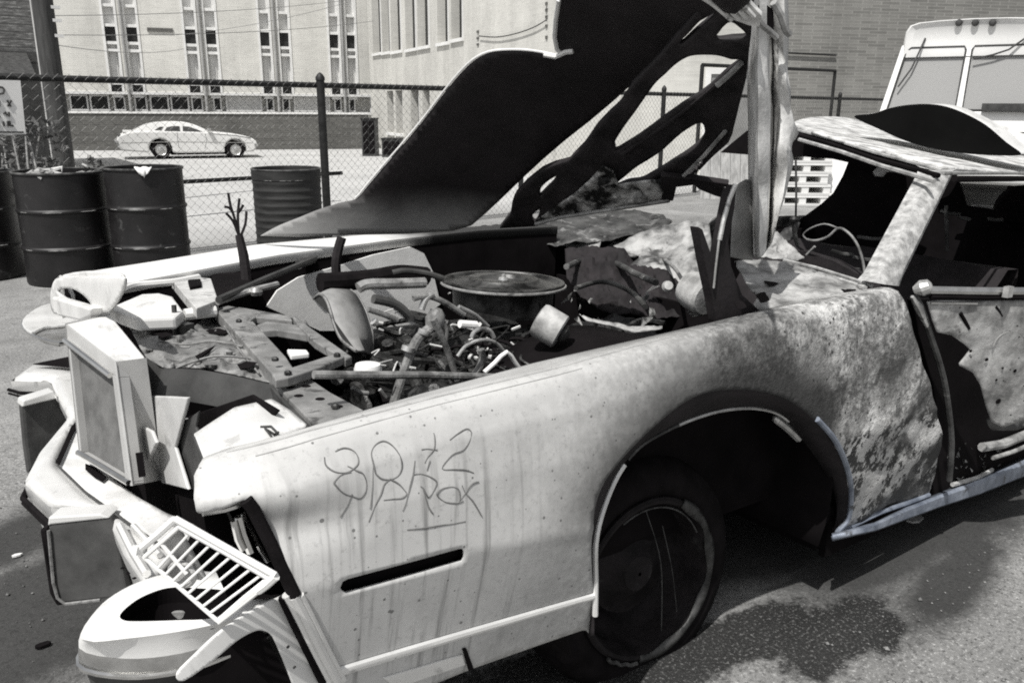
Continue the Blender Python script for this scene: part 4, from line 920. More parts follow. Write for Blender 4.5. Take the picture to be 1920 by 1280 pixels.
hose('bent_rod', [(908, 698), (928, 680), (950, 660), (965, 678), (978, 696)], .0055, M['white_clean'], val=-.56, n=2)
hose('inner_hose', [(902, 655), (905, 672), (898, 690), (890, 702)], .009, M['hose'], val=-.48)
hose('chrome_ring', [(884, 633), (890, 622), (903, 616), (918, 620), (926, 633)], .006, M['steel'], val=-.42)
hose('vacuum_can', [(862, 607), (876, 608), (893, 609)], .010, M['white_clean'], val=-.40)
hose('tie_rod', [(588, 702), (680, 703), (800, 703), (930, 707)], .0085, M['hose'], val=-.62, n=2)
hose('compressor_pipe', [(672, 540), (690, 533), (740, 532), (796, 530)], .0165, M['steel'], ax='Y', val=.10)
hose('intake_duct', [(600, 530), (640, 528), (700, 522), (750, 514), (800, 518)], .030, M['rubber'], ax='Y', val=.22)
hose('heater_hose', [(735, 512), (760, 508), (800, 513), (830, 522)], .010, M['rubber_grey'], ax='Y', val=.2)
for px, v_ in ((690, -.45),):
    mb = MB(); mb.lathe(P('Y', v_, 690, 692), [(.03, -.012), (.032, 0), (.028, .012), (.006, .016)], 18); mb.build('filler_cap', M['white_clean'], car, smooth=True)
for l, r, mt in (([(775, 560), (800, 555), (830, 565), (870, 590)], .008, M['hose']), ([(860, 575), (890, 590), (915, 612)], .006, M['steel']), ([(700, 560), (740, 570), (765, 590), (770, 600)], .012, M['rubber_grey']), ([(690, 580), (720, 590), (745, 600)], .007, M['hose']),
                 ([(790, 580), (798, 560), (812, 552)], .009, M['steel']), ([(700, 602), (705, 606)], .01, M['steel']), ([(830, 600), (838, 618), (836, 640)], .005, M['hose']), ([(660, 726), (675, 735), (690, 737)], .006, M['hose']), ([(712, 730), (724, 745)], .005, M['steel'])):
    hose('loose_pipe', l, r, mt, val=-.25)
# broken canister
a, b = P('Y', -.46, 1014, 601), P('Y', -.50, 1050, 622)
mb = MB(); mb.lathe(a, [(.030, -.012), (.043, -.008), (.046, 0), (.046, np.linalg.norm(b-a)), (.040, np.linalg.norm(b-a)+.004), (.038, .03), (.005, .03)], 26, axis=b-a); mb.build('canister', M['pale_ash'], car, smooth=True)
mb = MB(); mb.lathe(b+(b-a)*.25, [(.018, -.02), (.024, 0), (.006, .012)], 12, axis=b-a); mb.build('canister_cap', M['char'], car, smooth=True)
# air cleaner
ac = P('Z', .82, 944, 527); mb = MB(); Rr = .205
mb.lathe(ac, [(Rr*.80, -.10), (Rr*.82, -.02), (Rr*.99, -.014), (Rr, -.006), (Rr*.985, .004), (Rr*.92, .004), (Rr*.88, -.006), (Rr*.60, .002), (Rr*.56, .012), (Rr*.40, .010), (Rr*.36, -.002), (Rr*.12, .0), (.012, .004)], 56)
lid = mb.build('air_cleaner', mottled('scorched_lid', .015, .13, 9, .45, .4, bump=.35, dirt=(14, .52, .01, .8)), car, smooth=True, angle=50)
mb = MB(); mb.lathe(ac+np.array([0, 0, .0]), [(.007, 0), (.007, .022), (.004, .024)], 10); mb.lathe(ac+np.array([0, 0, .004]), [(.018, 0), (.016, .008), (.004, .009)], 12); mb.build('wing_nut', M['steel'], lid, smooth=True)
mb = MB(); mb.tube([ac+np.array([Rr*1.0*math.cos(t), Rr*1.0*math.sin(t), -.008]) for t in np.linspace(R_(150), R_(330), 30)], .0045, 6); mb.build('lid_edge', M['steel'], lid, smooth=True)
# fan shroud
A_ = crom([P('X', -.46, *p) for p in ((588, 560), (600, 551), (612, 563), (620, 585), (628, 612), (642, 638), (668, 658))], 5)
B_ = crom([P('X', -.33, *p) for p in ((618, 545), (640, 540), (664, 548), (682, 575), (693, 605), (699, 632), (698, 668))], 5)
mb = MB(); mb.loft([A_, [a*.5+b*.5+np.array([0, 0, .006]) for a, b in zip(A_, B_)], B_], closed=False); sh = mb.build('fan_shroud', mottled('shroud_grey', .20, .30, 14, .5, bump=.15, specks=(40, .06, .08)), car, smooth=True, solid=.004)
mb = MB(); mb.tube(A_, .0045, 6); mb.tube(B_, .004, 6); mb.build('shroud_rim', M['hose'], sh, smooth=True)
mb = MB(); cA = np.mean(A_, 0); mb.add([cA]+list(A_)+[P('X', -.46, 592, 640)], [(0, i, i+1) for i in range(1, len(A_))]); mb.build('shroud_face', M['primer_dark'], sh)

# ---- radiator support, splash panel, far front end
def slab(name, px, ax, val, off, mat, parent=None, bevel=.003, tilt=None):
    mb = MB(); q = PP(ax, val, px); mb.prism(q, off); return mb.build(name, mat, parent or car, bevel=bevel)
slab('radiator_support', [(402, 577), (424, 572), (447, 576), (470, 597), (536, 668), (549, 688), (513, 703), (470, 655)], 'Z', .76, (0, 0, -.035), M['primer'])
def holes(pts, ax, val, r, parent): 
    mb = MB()
    for x, y in pts: mb.lathe(P(ax, val, x, y)+np.array([0, 0, .0006]), [(r, 0), (r*.9, .0006)], 10)
    build_each(mb, 'bolt_hole', M['soot_plain'], parent)
rs = slab('radiator_support', [(514, 716), (540, 706), (566, 699), (620, 735), (682, 768), (640, 782), (610, 797), (585, 792), (540, 745)], 'Z', .745, (0, 0, -.05), M['primer'])
holes([(574, 724), (600, 748), (634, 762), (545, 726), (560, 742), (525, 712)], 'Z', .745, .010, rs)
for x, y in ((448, 604), (516, 676), (628, 764), (540, 702), (632, 668)):
    mb = MB(); mb.lathe(P('Z', .776 if y < 710 else .748, x, y), [(.008, 0), (.008, .006), (.004, .009)], 6); mb.build('bolt_head', M['greasy'], car)
slab('support_flange', [(545, 745), (585, 790), (578, 806), (535, 757), (505, 722), (514, 716)], 'Z', .735, (0, 0, -.04), M['primer_dark'])
slab('latch_bar', [(510, 700), (560, 684), (636, 660), (646, 668), (600, 688), (540, 708), (516, 712)], 'Z', .775, (0, 0, -.02), M['primer'])
slab('side_channel', [(425, 580), (447, 575), (545, 592), (548, 600), (480, 594), (470, 600)], 'Z', .765, (0, 0, -.02), M['primer'])
slab('side_channel', [(482, 608), (500, 602), (570, 610), (590, 622), (580, 628), (520, 618), (490, 620)], 'Z', .765, (0, 0, -.02), M['primer'])
slab('side_channel', [(548, 592), (560, 598), (660, 668), (648, 674), (590, 640), (556, 606)], 'Z', .77, (0, 0, -.02), M['primer'])
slab('loose_bracket', [(538, 654), (575, 655), (580, 662), (545, 666)], 'Z', .775, (0, 0, -.012), M['white_clean'])
# crumpled splash panel
oxy = [(232, 592), (262, 612), (300, 632), (345, 628), (402, 580), (430, 608), (470, 655), (512, 704), (530, 722), (500, 716), (430, 700), (370, 690), (310, 690), (275, 672), (262, 650)]
zz = lambda x, y: .745+.016*vnoise(x*.012, y*.02, 1, 3)-.028*abs(vnoise(x*.016+y*.022, y*.012, 1, 7))-.018*abs(vnoise(x*.03-y*.035, y*.03, 1, 9))+.004*vnoise(x*.12, y*.14, 1, 5)
mb = sheet(oxy, lambda x, y: P('Z', zz(x, y), x, y), 4.0); mb.build('splash_panel', M['primer'], car, smooth=True, solid=.003, angle=18)
for l in ([(366, 668), (390, 655), (404, 648), (392, 662), (372, 674)], [(445, 684), (462, 678), (482, 680), (470, 690), (450, 692)], [(282, 626), (300, 620), (326, 628), (304, 634)], [(386, 620), (410, 616), (432, 622), (420, 627), (396, 626)]):
    mb = MB(); mb.prism([P('Z', zz(x, y)+.006, x, y) for x, y in l], (0, 0, .0015)); mb.build('panel_tear', M['soot_plain'], car)
for l in ([(300, 640), (350, 646), (400, 640), (455, 650)], [(330, 690), (400, 668), (470, 672)], [(410, 596), (430, 625), (452, 660), (486, 700)]):
    mb = MB(); mb.tube(crom([P('Z', zz(x, y)+.007, x, y) for x, y in l], 5), .0028, 5); mb.build('panel_crease', M['hose'], car)
mb = MB(); top = PP('Z', .738, [(270, 668), (310, 690), (370, 692), (430, 702), (500, 718), (532, 728)]); bot = [q+np.array([-.03, 0, -.07]) for q in top]
mb.loft([top, bot], closed=False); mb.build('splash_panel_face', M['primer_dark'], car, solid=.003)
mb = MB(); mb.tube([P('Z', .66, 335, 742), P('Z', .665, 420, 748), P('Z', .67, 475, 742)], .008, 6); mb.build('lower_rail', M['primer'], car)
# upright latch pin and little stand
mb = MB(); mb.tube([P('Y', .22, 326, 572), P('Y', .22, 328, 600), P('Y', .22, 329, 640)], .007, 8); mb.box(P('Y', .22, 345, 622), (.03, .05, .05), (0, 0, .4)); mb.build('latch_pin', M['primer_dark'], car)
mb = MB(); mb.tube([P('Y', .30, 346, 590), P('Y', .30, 404, 583)], .017, 10); mb.build('white_tube', M['white'], car, smooth=True)
mb = MB(); q = PP('Z', .785, [(204, 576), (263, 551), (300, 549), (324, 555), (344, 582), (330, 594), (256, 597), (224, 586)]); mb.prism(q, (0, 0, -.035)); mb.build('headlamp_cover', M['white'], car, bevel=.008)
slab('battery_tray', [(322, 524), (358, 518), (396, 522), (409, 562), (368, 578), (352, 560)], 'Z', .79, (0, 0, -.03), mottled('tray_pale', .36, .58, 14, .6, bump=.3, dirt=(16, .54, .03, .8)))
slab('battery', [(396, 515), (432, 507), (466, 502), (471, 532), (440, 545), (408, 556)], 'Z', .795, (0, 0, -.12), M['soot_plain'])
slab('relay_box', [(352, 524), (376, 522), (378, 534), (356, 538)], 'Z', .80, (0, 0, -.02), M['soot_plain'])
mb = MB(); mb.tube([P('Z', .80, 410, 562), P('Z', .815, 500, 522), P('Z', .83, 590, 485)], .011, 8); mb.tube([P('Z', .815, 560, 497), P('Z', .825, 592, 484)], .016, 8); mb.build('prop_rod', M['primer_dark'], car, smooth=True)
mb = MB(); mb.tube([P('Z', .79, 408, 566), P('Z', .80, 470, 545), P('Z', .805, 520, 533)], .010, 8); mb.lathe(P('Z', .80, 480, 546), [(.016, -.012), (.02, 0), (.014, .012)], 12); mb.build('prop_rod_pivot', M['steel'], car, smooth=True)
mb = MB(); mb.tube([P('Y', .60, 463, 531), P('Y', .61, 457, 480), P('Y', .62, 448, 440)], [.017, .017, .013], 8)
for l in ([(448, 442), (440, 410), (432, 385), (428, 362)], [(448, 442), (446, 405), (449, 372)], [(447, 440), (437, 415), (424, 400)], [(450, 446), (460, 420), (462, 396)], [(436, 398), (430, 390), (421, 388)], [(446, 400), (452, 392), (456, 384)]):
    mb.tube(crom([P('Y', .62, *p) for p in l], 3), .0045, 5)
mb.build('charred_stay', M['soot'], car, smooth=True)
mb = MB(); mb.tube(crom([P('Y', .45, *p) for p in ((631, 518), (630, 495), (634, 468), (641, 445))], 4), .0165, 8); mb.build('charred_stay', M['soot'], car, smooth=True)

# ---- far fender with its front cap
M['white_soot'] = None
def mat_far():
    n = NT('far_fender_paint'); w = n.ramp(n.noise(4, 4), [(.3, g3(.68)), (.7, g3(.78))]); e = n.math('ADD', n.x, n.math('MULTIPLY', n.math('SUBTRACT', n.noise(4, 6, .7), .5), .3))
    c = n.mix(n.step(e, .02, .34), w, g3(.025)); n.bump(n.noise(3, 3), .1, .004); return n.fin(c, n.mix(n.step(e, .0, .3), .35, .8), 0, .4)
mf = mat_far()
ZFo = [(-1.2, .775), (-1.015, .788), (-.70, .823), (-.36, .864), (.12, .887), (.64, .904), (1.0, .91)]; ZFi = [(-1.2, .74), (-.96, .757), (-.87, .776), (-.34, .846), (.12, .882), (.53, .905), (1.0, .91)]
mb = MB(); G = []
for x in list(np.linspace(-1.0, -.93, 6))+list(np.linspace(-.9, .95, 40)):
    zo, zi = ip(x, ZFo), ip(x, ZFi); t = max(0, (-.97-x)/.10); d = .05*t*t; yi = .75 if x > -.80 else .75+.0*t
    G.append([(x, yi, zi-.03), (x, yi, zi-d), (x, .80, zi+(zo-zi)*.45-d), (x, .86, zo+.002-d), (x, .90, zo-d), (x, .925, zo-.02-d), (x, .935, zo-.08-d), (x, .94, zo-.14-d)]+([(x, .96, .50), (x, .94, .32)] if 0 else []))
mb.grid(G); ff_ = mb.build('front_fender', mf, car, smooth=True, solid=.006, angle=50); ff_['label'] = 'far front fender with a bright white top edge'
# front cap: rounded nose and empty lamp recess
nose = [tuple(p) for p in crom([(97, 566), (99, 540), (112, 519), (160, 508), (222, 511), (236, 528), (226, 556), (204, 584), (174, 582), (150, 576), (112, 589), (100, 582)], 3, closed=True)]
reco = [tuple(p) for p in crom([(110, 545), (134, 540), (158, 552), (174, 571), (162, 577), (130, 562)], 3, closed=True)]
mb = sheet(nose, lambda x, y: P('X', -1.015-.03*(1-((x-165)/75)**2)*(0 if y < 520 else 1), x, y), 4.0, holes=[reco]); mb.build('fender_nose', M['white'], ff_, smooth=True, solid=.008, angle=70)
mb = MB(); mb.prism(PP('X', -.99, [(100, 540), (160, 530), (185, 560), (180, 585), (120, 580)]), (.004, 0, 0)); mb.build('lamp_recess', M['soot_plain'], ff_)
mb = MB(); mb.prism(PP('X', -1.07, [(97, 556), (130, 566), (170, 578), (168, 594), (150, 602), (108, 592), (99, 575)]), (.03, 0, 0)); mb.build('lamp_bezel', M['white'], ff_, bevel=.006)
mb = MB(); ins_ = [P('Y', .735, *p) for p in ((500, 575), (520, 545), (560, 520), (640, 497), (700, 478), (770, 463), (795, 475), (812, 510), (826, 570), (760, 620), (600, 620))]
mb.prism(ins_, (0, .010, 0)); mb.build('inner_wing', mottled('inner_wing_pale', .66, .80, 9, .6, bump=.15, specks=(30, .06, .05)), car)
mb = MB(); mb.prism([(-.95, .75, .3), (.95, .75, .3), (.95, .75, .90), (.12, .75, .87), (-.34, .75, .83), (-.95, .75, .74)], (0, .012, 0)); mb.build('inner_wing_lower', M['soot_plain'], car)
# white fender lip curl around the lamp cover
mb = MB(); mb.tube(crom([P('Z', .79, *p) for p in ((196, 590), (204, 570), (222, 548), (250, 536), (290, 532), (330, 528), (372, 520))], 4), .012, 8); mb.build('fender_lip', M['white'], ff_, smooth=True)
# far bumper tip on the ground side
q = [P('Z', .50, *p) for p in crom([(41, 604), (56, 585), (90, 569), (130, 578), (152, 600), (120, 608), (84, 612), (58, 622)], 3, closed=True)]
mb = MB(); mb.prism(q, (0, 0, -.012)); ft = mb.build('bumper_tip', M['bumper'], car, bevel=.004); 
mb = MB(); mb.prism([P('Z', .487, *p) for p in ((58, 620), (84, 612), (120, 608), (152, 602), (150, 628), (110, 641), (80, 634))], (0, 0, -.02)); mb.build('tip_face', M['chrome_dull'], ft, bevel=.004)
mb = MB(); mb.tube(crom([P('Z', .488, *p) for p in ((58, 590), (42, 606), (52, 622), (78, 636), (112, 643), (140, 638))], 3), .006, 6); mb.build('tip_bead', M['chrome'], ft, smooth=True)

# ---- grille
nT, fT = P('X', -1.075, 215, 676), P('X', -1.13, 123, 607); nB, fB = P('X', -1.085, 246, 908), P('X', -1.14, 149, 850)
nK, fK = P('Z', nT[2]+.003, 272, 669), P('Z', fT[2]+.003, 206, 589); nKb = P('Y', nK[1], 302, 897)
grl = bpy.data.objects.new('grille', None); COL.objects.link(grl); grl.parent = car; grl['label'] = 'tall upright radiator grille shell standing loose on the bumper'
fn = np.cross(fT-nT, nB-nT); fn /= np.linalg.norm(fn); fn = fn if fn[0] < 0 else -fn
def gp(s_, t, d=0.0): a = nT+(fT-nT)*s_; b = nB+(fB-nB)*s_; return a+(b-a)*t+fn*d
th = .004
M['grille'] = mottled('grille_shell', .38, .48, 6, .35, .2, bump=.03, specks=(30, .06, .3))
mb = MB()
def gq(s0, s1, t0, t1, d, dep): mb.prism([gp(s0, t0, d), gp(s1, t0, d), gp(s1, t1, d), gp(s0, t1, d)], -fn*dep)
gq(0, 1, 0, .14, 0, .03); gq(0, .10, .14, .985, 0, .03); gq(.965, 1, .14, .985, 0, .03); gq(.0, 1, .985, 1.0, 0, .03); mb.build('surround', M['grille'], grl, bevel=.004)
for s0_, t0_, s1_, t1_ in ((.09, .15, 1.01, .13), (.0, .985, .98, .985)): mb = MB(); mb.tube([gp(s0_, t0_, .005), gp(s1_, t1_, .005)], .0065, 8); mb.build('bright_strip', M['chrome'], grl, smooth=True)
mb = MB(); nb = 34
mb.prism([gp(.10, .14, -.030), gp(.965, .14, -.030), gp(.965, .985, -.030), gp(.10, .985, -.030)], fn*-.006)
for i in range(nb): s_ = .105+.855*i/(nb-1); mb.tube([gp(s_, .14, -.020), gp(s_, .985, -.020)], .0028, 6)
for t in np.linspace(.2, .95, 16): mb.tube([gp(.10, t, -.024), gp(.965, t, -.024)], .0016, 5)
mb.build('grille_mesh', mottled('dull_grille_bars', .11, .17, 20, .6, .1, bump=.1), grl)
mb = MB(); mb.add([nT, fT, fK, nK, nT-np.array([0, 0, .012]), fT-np.array([0, 0, .012]), fK-np.array([0, 0, .012]), nK-np.array([0, 0, .012])], [(0, 1, 2, 3), (7, 6, 5, 4), (0, 4, 5, 1), (1, 5, 6, 2), (2, 6, 7, 3), (3, 7, 4, 0)])
mb.build('top_cap', M['white'], grl, bevel=.004)
mb = MB(); e0 = np.array([0, -.002, -.002]); mb.add([nT+e0, nK+e0, nKb+e0, nB+e0], [(0, 1, 2, 3)]); mb.build('side_plate', M['grille'], grl, solid=.006)
mb = MB(); e1 = np.array([-.01, -.012, 0]); a, b = nB+(nT-nB)*.06, nB+(nT-nB)*.25; k1 = (nK-nT)
mb.prism([a+k1*.40+e1, b+k1*.40+e1, b+k1*.62+e1, a+k1*.62+e1], (0, .004, 0)); mb.build('slot', M['soot_plain'], grl)
mb = MB(); mb.prism([fT+np.array([.0, .003, 0]), fK+np.array([0, .003, 0]), fB+(fK-fT)+np.array([0, .003, 0]), fB+np.array([0, .003, 0])], (0, .004, 0)); mb.build('side_plate', M['grille'], grl)
slab('filler_panel', [(283, 742), (318, 743), (352, 745), (327, 838), (352, 918), (302, 905)], 'X', -1.0, (.008, 0, 0), M['white_dull'])
slab('filler_panel', [(258, 822), (268, 800), (283, 808), (292, 830), (276, 866), (262, 905), (250, 908), (268, 850)], 'X', -1.03, (.008, 0, 0), M['white_dull'])
slab('filler_panel', [(327, 838), (348, 788), (372, 770), (366, 800), (385, 880), (372, 920), (352, 916)], 'X', -.985, (.008, 0, 0), M['primer_dark'])
slab('valance_void', [(352, 780), (470, 740), (520, 770), (400, 900), (372, 925), (340, 930)], 'X', -.93, (.008, 0, 0), M['soot_plain'])
# header panel corner with a stray mark
hp = [(364, 816), (400, 792), (440, 766), (510, 750), (545, 772), (577, 800), (520, 822), (432, 862), (392, 886)]
mb = sheet(hp, lambda x, y: P('Z', .775+.004*math.sin(x*.03), x, y), 6.0); hd = mb.build('header_panel', M['white'], car, smooth=True, solid=.006)
mb = MB(); mb.tube([P('Z', .781, *p)+np.array([0, 0, .002]) for p in ((488, 802), (508, 801), (521, 814), (515, 816), (497, 805), (512, 824), (522, 812))], .0022, 5); mb.build('scribbled_mark', M['primer_dark'], hd)
mb = MB(); G = PP('Z', .773, [(364, 818), (378, 850), (392, 888), (396, 895)]); mb.loft([G, [g+np.array([.05, .02, -.13]) for g in G]], closed=False); mb.build('header_face', M['primer_dark'], hd, solid=.004)

# ---- bumper
bo = [(62, 684), (135, 690), (170, 700), (178, 765), (142, 800), (108, 870), (160, 920), (240, 977), (340, 1045), (278, 1108), (232, 1040), (198, 962), (95, 952), (45, 906), (75, 848), (128, 784), (106, 742), (96, 716), (20, 714)]
def bz(x, y): return .50+.012*math.sin((y-600)*.004)
dense = []
for i in range(len(bo)):
    a, b = np.array(bo[i], float), np.array(bo[(i+1) % len(bo)], float); k = max(2, int(np.linalg.norm(b-a)/18)); dense += [tuple(a+(b-a)*j/k) for j in range(k)]
mb = sheet(dense, lambda x, y: P('Z', .50-.018*max(0, 1-nearest(dense, x, y)[1]/16)**2, x, y), 7.0); bmp = mb.build('bumper', M['bumper'], car, smooth=True, sharp=False); bmp['label'] = 'twisted front bumper with bright top face'
ring = [P('Z', .482, *p) for p in dense]; c0 = np.mean(ring, 0)
mb = MB(); mb.loft([ring, [p+np.array([.004, 0, -.03]) for p in ring], [p+np.array([.012, 0, -.045]) for p in ring], [p+np.array([.035, 0, -.15]) for p in ring]], cap=False); mb.build('bumper_face', M['bumper'], bmp, smooth=True)
mb = MB()
for z, r in ((.452, .006), (.440, .004)): mb.tube([P('Z', .482, *p)+np.array([-.006, -.004, z-.482]) for p in ((18, 712), (40, 718), (96, 720))]+[], r, 6); mb.tube([P('Z', .482, *p)+np.array([-.006, -.004, z-.482]) for p in ((128, 786), (75, 850), (45, 908), (97, 956))], r, 6)
build_each(mb, 'rub_strip', M['rubber'], bmp)
mb = sheet([(178, 764), (184, 772), (141, 808), (111, 872), (160, 919), (240, 976), (338, 1046), (366, 985), (310, 962), (262, 935), (220, 905), (190, 870), (186, 830)], lambda x, y: P('Z', .497+.004*vnoise(x*.03, y*.03, 1, 1), x, y), 6.0); mb.build('stone_shield', mottled('cream_shield', .50, .72, 9, .55, bump=.2, specks=(30, .08, .2), dirt=(12, .58, .32, .7)), bmp, smooth=True, solid=.004)
mb = MB(); mb.prism(PP('Z', .503, [(62, 683), (135, 668), (137, 690)]), (0, 0, .002)); mb.build('mounting_gap', M['soot_plain'], bmp)
mb = MB(); mb.prism(PP('Z', .504, [(176, 758), (182, 768), (140, 808), (112, 872), (104, 868), (134, 800)]), (0, 0, .002)); mb.build('ledge_gap', M['soot_plain'], bmp)
mb = MB(); mb.tube([P('Z', .505, *p) for p in ((108, 872), (160, 922), (240, 980), (300, 1020))], .0025, 5); mb.build('ledge_seam', M['primer_dark'], bmp)
mb = MB(); mb.prism(PP('Z', .504, [(160, 870), (178, 876), (200, 895), (192, 903), (175, 893), (160, 880)]), (0, 0, .002)); mb.build('ledge_slot', M['soot_plain'], bmp)
mb = MB(); mb.tube([P('Z', .512, 225, 985), P('Z', .512, 250, 1035), P('Z', .512, 275, 1075)], .008, 6); mb.tube([P('Z', .508, 250, 985), P('Z', .508, 300, 1040)], .006, 6); build_each(mb, 'pressed_rib', M['bumper'], bmp, smooth=True)
holes([(240, 1075), (252, 1084), (262, 1096), (300, 1085), (230, 1065)], 'Z', .506, .004, bmp)
def guard(face, e0, e1, cap, dark):
    p0, p1 = P('Z', .5, *e0), P('Z', .5, *e1); dv = p1-p0; gn_ = np.array([dv[1], -dv[0], 0.0]); gn_ /= np.linalg.norm(gn_); gn_ = gn_ if gn_[0] < 0 else -gn_; p0 = p0+gn_*.02
    F = lambda pts, d=0.0: [PN(p0, gn_, x, y)+gn_*d for x, y in pts]
    mb = MB(); mb.prism(F(face), -gn_*.03); g = mb.build('bumper_guard', M['rubber_grey'], bmp, bevel=.010)
    mb = MB(); mb.prism(F(cap, .003), -gn_*.05); mb.build('guard_cap', M['bumper'], g, bevel=.004)
    if dark: mb = MB(); mb.prism(F(dark, .006), -gn_*.03); mb.build('guard_edge', M['rubber'], g, bevel=.006)
    return F
F_ = guard([(88, 990), (96, 980), (204, 968), (214, 985), (240, 1112), (235, 1118), (118, 1131), (105, 1120)], (95, 965), (208, 968), [(90, 985), (92, 968), (190, 962), (206, 970), (96, 982)], [(76, 990), (92, 984), (108, 1118), (122, 1132), (108, 1134), (94, 1110)])
mb = MB(); mb.tube(F_(((93, 992), (102, 1090), (110, 1118), (124, 1130), (190, 1122)), .004), .0035, 6); mb.build('guard_bead', M['hose'], bmp, smooth=True)
guard([(33, 752), (96, 738), (132, 792), (62, 868), (48, 885), (40, 830)], (33, 745), (100, 734), [(32, 756), (34, 744), (92, 726), (98, 740)], None)

# near bumper end: hollow lobe
top = crom([(164, 1200), (186, 1158), (232, 1122), (290, 1098), (350, 1088), (420, 1092), (490, 1106), (512, 1125), (470, 1148), (410, 1168), (330, 1184), (240, 1196)], 4, closed=True)
rimo = crom([(148, 1214), (180, 1150), (228, 1112), (290, 1086), (352, 1076), (430, 1080), (510, 1094), (545, 1125), (500, 1160), (425, 1196), (340, 1224), (235, 1234)], 4, closed=True)
hole_ = crom([(226, 1150), (256, 1124), (296, 1106), (330, 1100), (372, 1102), (420, 1106), (462, 1122), (440, 1136), (398, 1158), (330, 1162), (262, 1164), (232, 1162)], 4, closed=True)
t3 = [P('Z', .535, *p) for p in top]; r3 = [P('Z', .492, *p) for p in rimo]; h3 = [P('Z', .533, *p) for p in hole_]
mb = MB(); cc = np.mean(r3, 0)
mb.loft([h3, t3, [a*.35+b*.65+np.array([0, 0, .010]) for a, b in zip(t3, r3)], r3], cap=False)
lobe = mb.build('bumper_end', mottled('bumper_end_chrome', .78, .86, 7, .4, .1, bump=.05, dirt=(8, .66, .3, .6)), car, smooth=True, angle=40); lobe['label'] = 'torn near bumper end with a dark hollow in its top'
mb = MB(); hc = np.mean(h3, 0); mb.loft([[hc+(h-hc)*1.01+np.array([0, 0, -.002]) for h in h3], [hc+(h-hc)*1.06+np.array([0, 0, -.03]) for h in h3], [hc+(h-hc)*.9+np.array([0, 0, -.10]) for h in h3]], cap=False); mb.add([hc+(h-hc)*.9+np.array([0, 0, -.10]) for h in h3], [tuple(range(len(h3)))]); mb.build('hollow', M['soot_plain'], lobe)
mb = MB(); q = crom(PP('Z', .47, [(286, 1160), (300, 1138), (350, 1122), (400, 1120), (425, 1135), (390, 1155), (340, 1164)]), 3, closed=True); mb.prism(q, (0, 0, .02)); mb.build('crumpled_liner', M['pale_ash'], lobe, bevel=.004)
mb = MB(); mb.loft([r3, [cc+(p-cc)*1.012+np.array([0, 0, -.018]) for p in r3], [cc+(p-cc)*.985+np.array([0, 0, -.030]) for p in r3]], cap=False); mb.build('rub_strip', M['chrome_dull'], lobe, smooth=True)
mb = MB(); rq = [cc+(p-cc)*1.012+np.array([0, 0, -.030]) for p in r3]; mb.tube(rq, .0045, 6, closed=True); mb.build('rub_bead', M['chrome'], lobe, smooth=True)
mb = MB(); mb.loft([[cc+(p-cc)*.975+np.array([0, 0, -.030]) for p in r3], [cc+(p-cc)*.95+np.array([.03, .03, -.20]) for p in r3]], cap=False); mb.build('lower_skirt', M['rubber_grey'], lobe, smooth=True)
mb = MB(); q = [P('Z', .512, *p) for p in ((310, 1196), (330, 1188), (380, 1180), (420, 1170), (470, 1152), (500, 1138), (470, 1160), (400, 1186))]
mb.prism([p+np.array([-.004, -.008, .012]) for p in q], (0, 0, .003)); mb.build('scuff', M['primer_dark'], lobe)

# fender extension below the lamp
fe = [(330, 1262), (362, 1228), (400, 1192), (440, 1162), (480, 1138), (520, 1120), (534, 1120), (556, 1165), (582, 1222), (608, 1300), (560, 1300), (530, 1235), (510, 1192), (490, 1180), (470, 1184), (440, 1202), (400, 1236), (345, 1274)]
fe = [tuple(p) for p in crom(fe, 3, closed=True)]
mb = sheet(fe, lambda x, y: P('Y', -.965-.012*math.cos((x-430)*.012), x, y), 3.0); fx = mb.build('fender_extension', M['white'], car, smooth=True, solid=.004, angle=60)
mb = MB(); mb.prism(PP('Y', -.90, [(345, 1270), (440, 1195), (490, 1178), (560, 1300), (500, 1400), (330, 1400)]), (0, .004, 0)); mb.build('void', M['soot_plain'], fx)
holes_ = MB()
for x, y in ((540, 1212), (552, 1250)): holes_.lathe(P('Y', -.985, x, y), [(.003, 0), (.002, .001)], 8, axis=(0, -1, 0))
holes_.build('screw', M['primer_dark'], fx)

# headlamp bucket (empty) with bright inner strips
def bk(pts, y): return PP('Y', y, pts)
oo = [(382, 966), (420, 958), (456, 946), (468, 950), (500, 1018), (544, 1108), (500, 1122), (430, 1126), (395, 1050)]
mb = MB(); mb.loft([bk(oo, -.90), [q+np.array([.16, .12, -.02]) for q in bk(oo, -.90)]], cap=False); a = [q+np.array([.16, .12, -.02]) for q in bk(oo, -.90)]; mb.add(a, [tuple(range(len(a)))]); hb = mb.build('headlamp_bucket', M['soot_plain'], car)
mb = MB()
for l, r in (([(456, 962), (470, 990), (488, 1028), (503, 1052)], .004), ([(447, 968), (456, 1000), (470, 1035)], .006), ([(438, 975), (446, 1010), (456, 1030)], .005), ([(380, 962), (420, 955), (452, 945)], .005)): mb.tube([P('Y', -.93, *p) for p in l], r, 6)
build_each(mb, 'lamp_strip', M['chrome'], hb, smooth=True)
mb = MB(); mb.tube([fsurf(*fpix(*p), .004) for p in ((462, 936), (474, 950), (508, 1020), (552, 1114))], .010, 8); mb.build('lamp_seal', M['rubber'], hb, smooth=True)
mb = MB(); mb.prism(PP('X', -1.0, [(455, 1010), (472, 1000), (495, 1050), (478, 1062)]), (.006, 0, 0)); mb.build('reflector', M['chrome_dull'], hb)

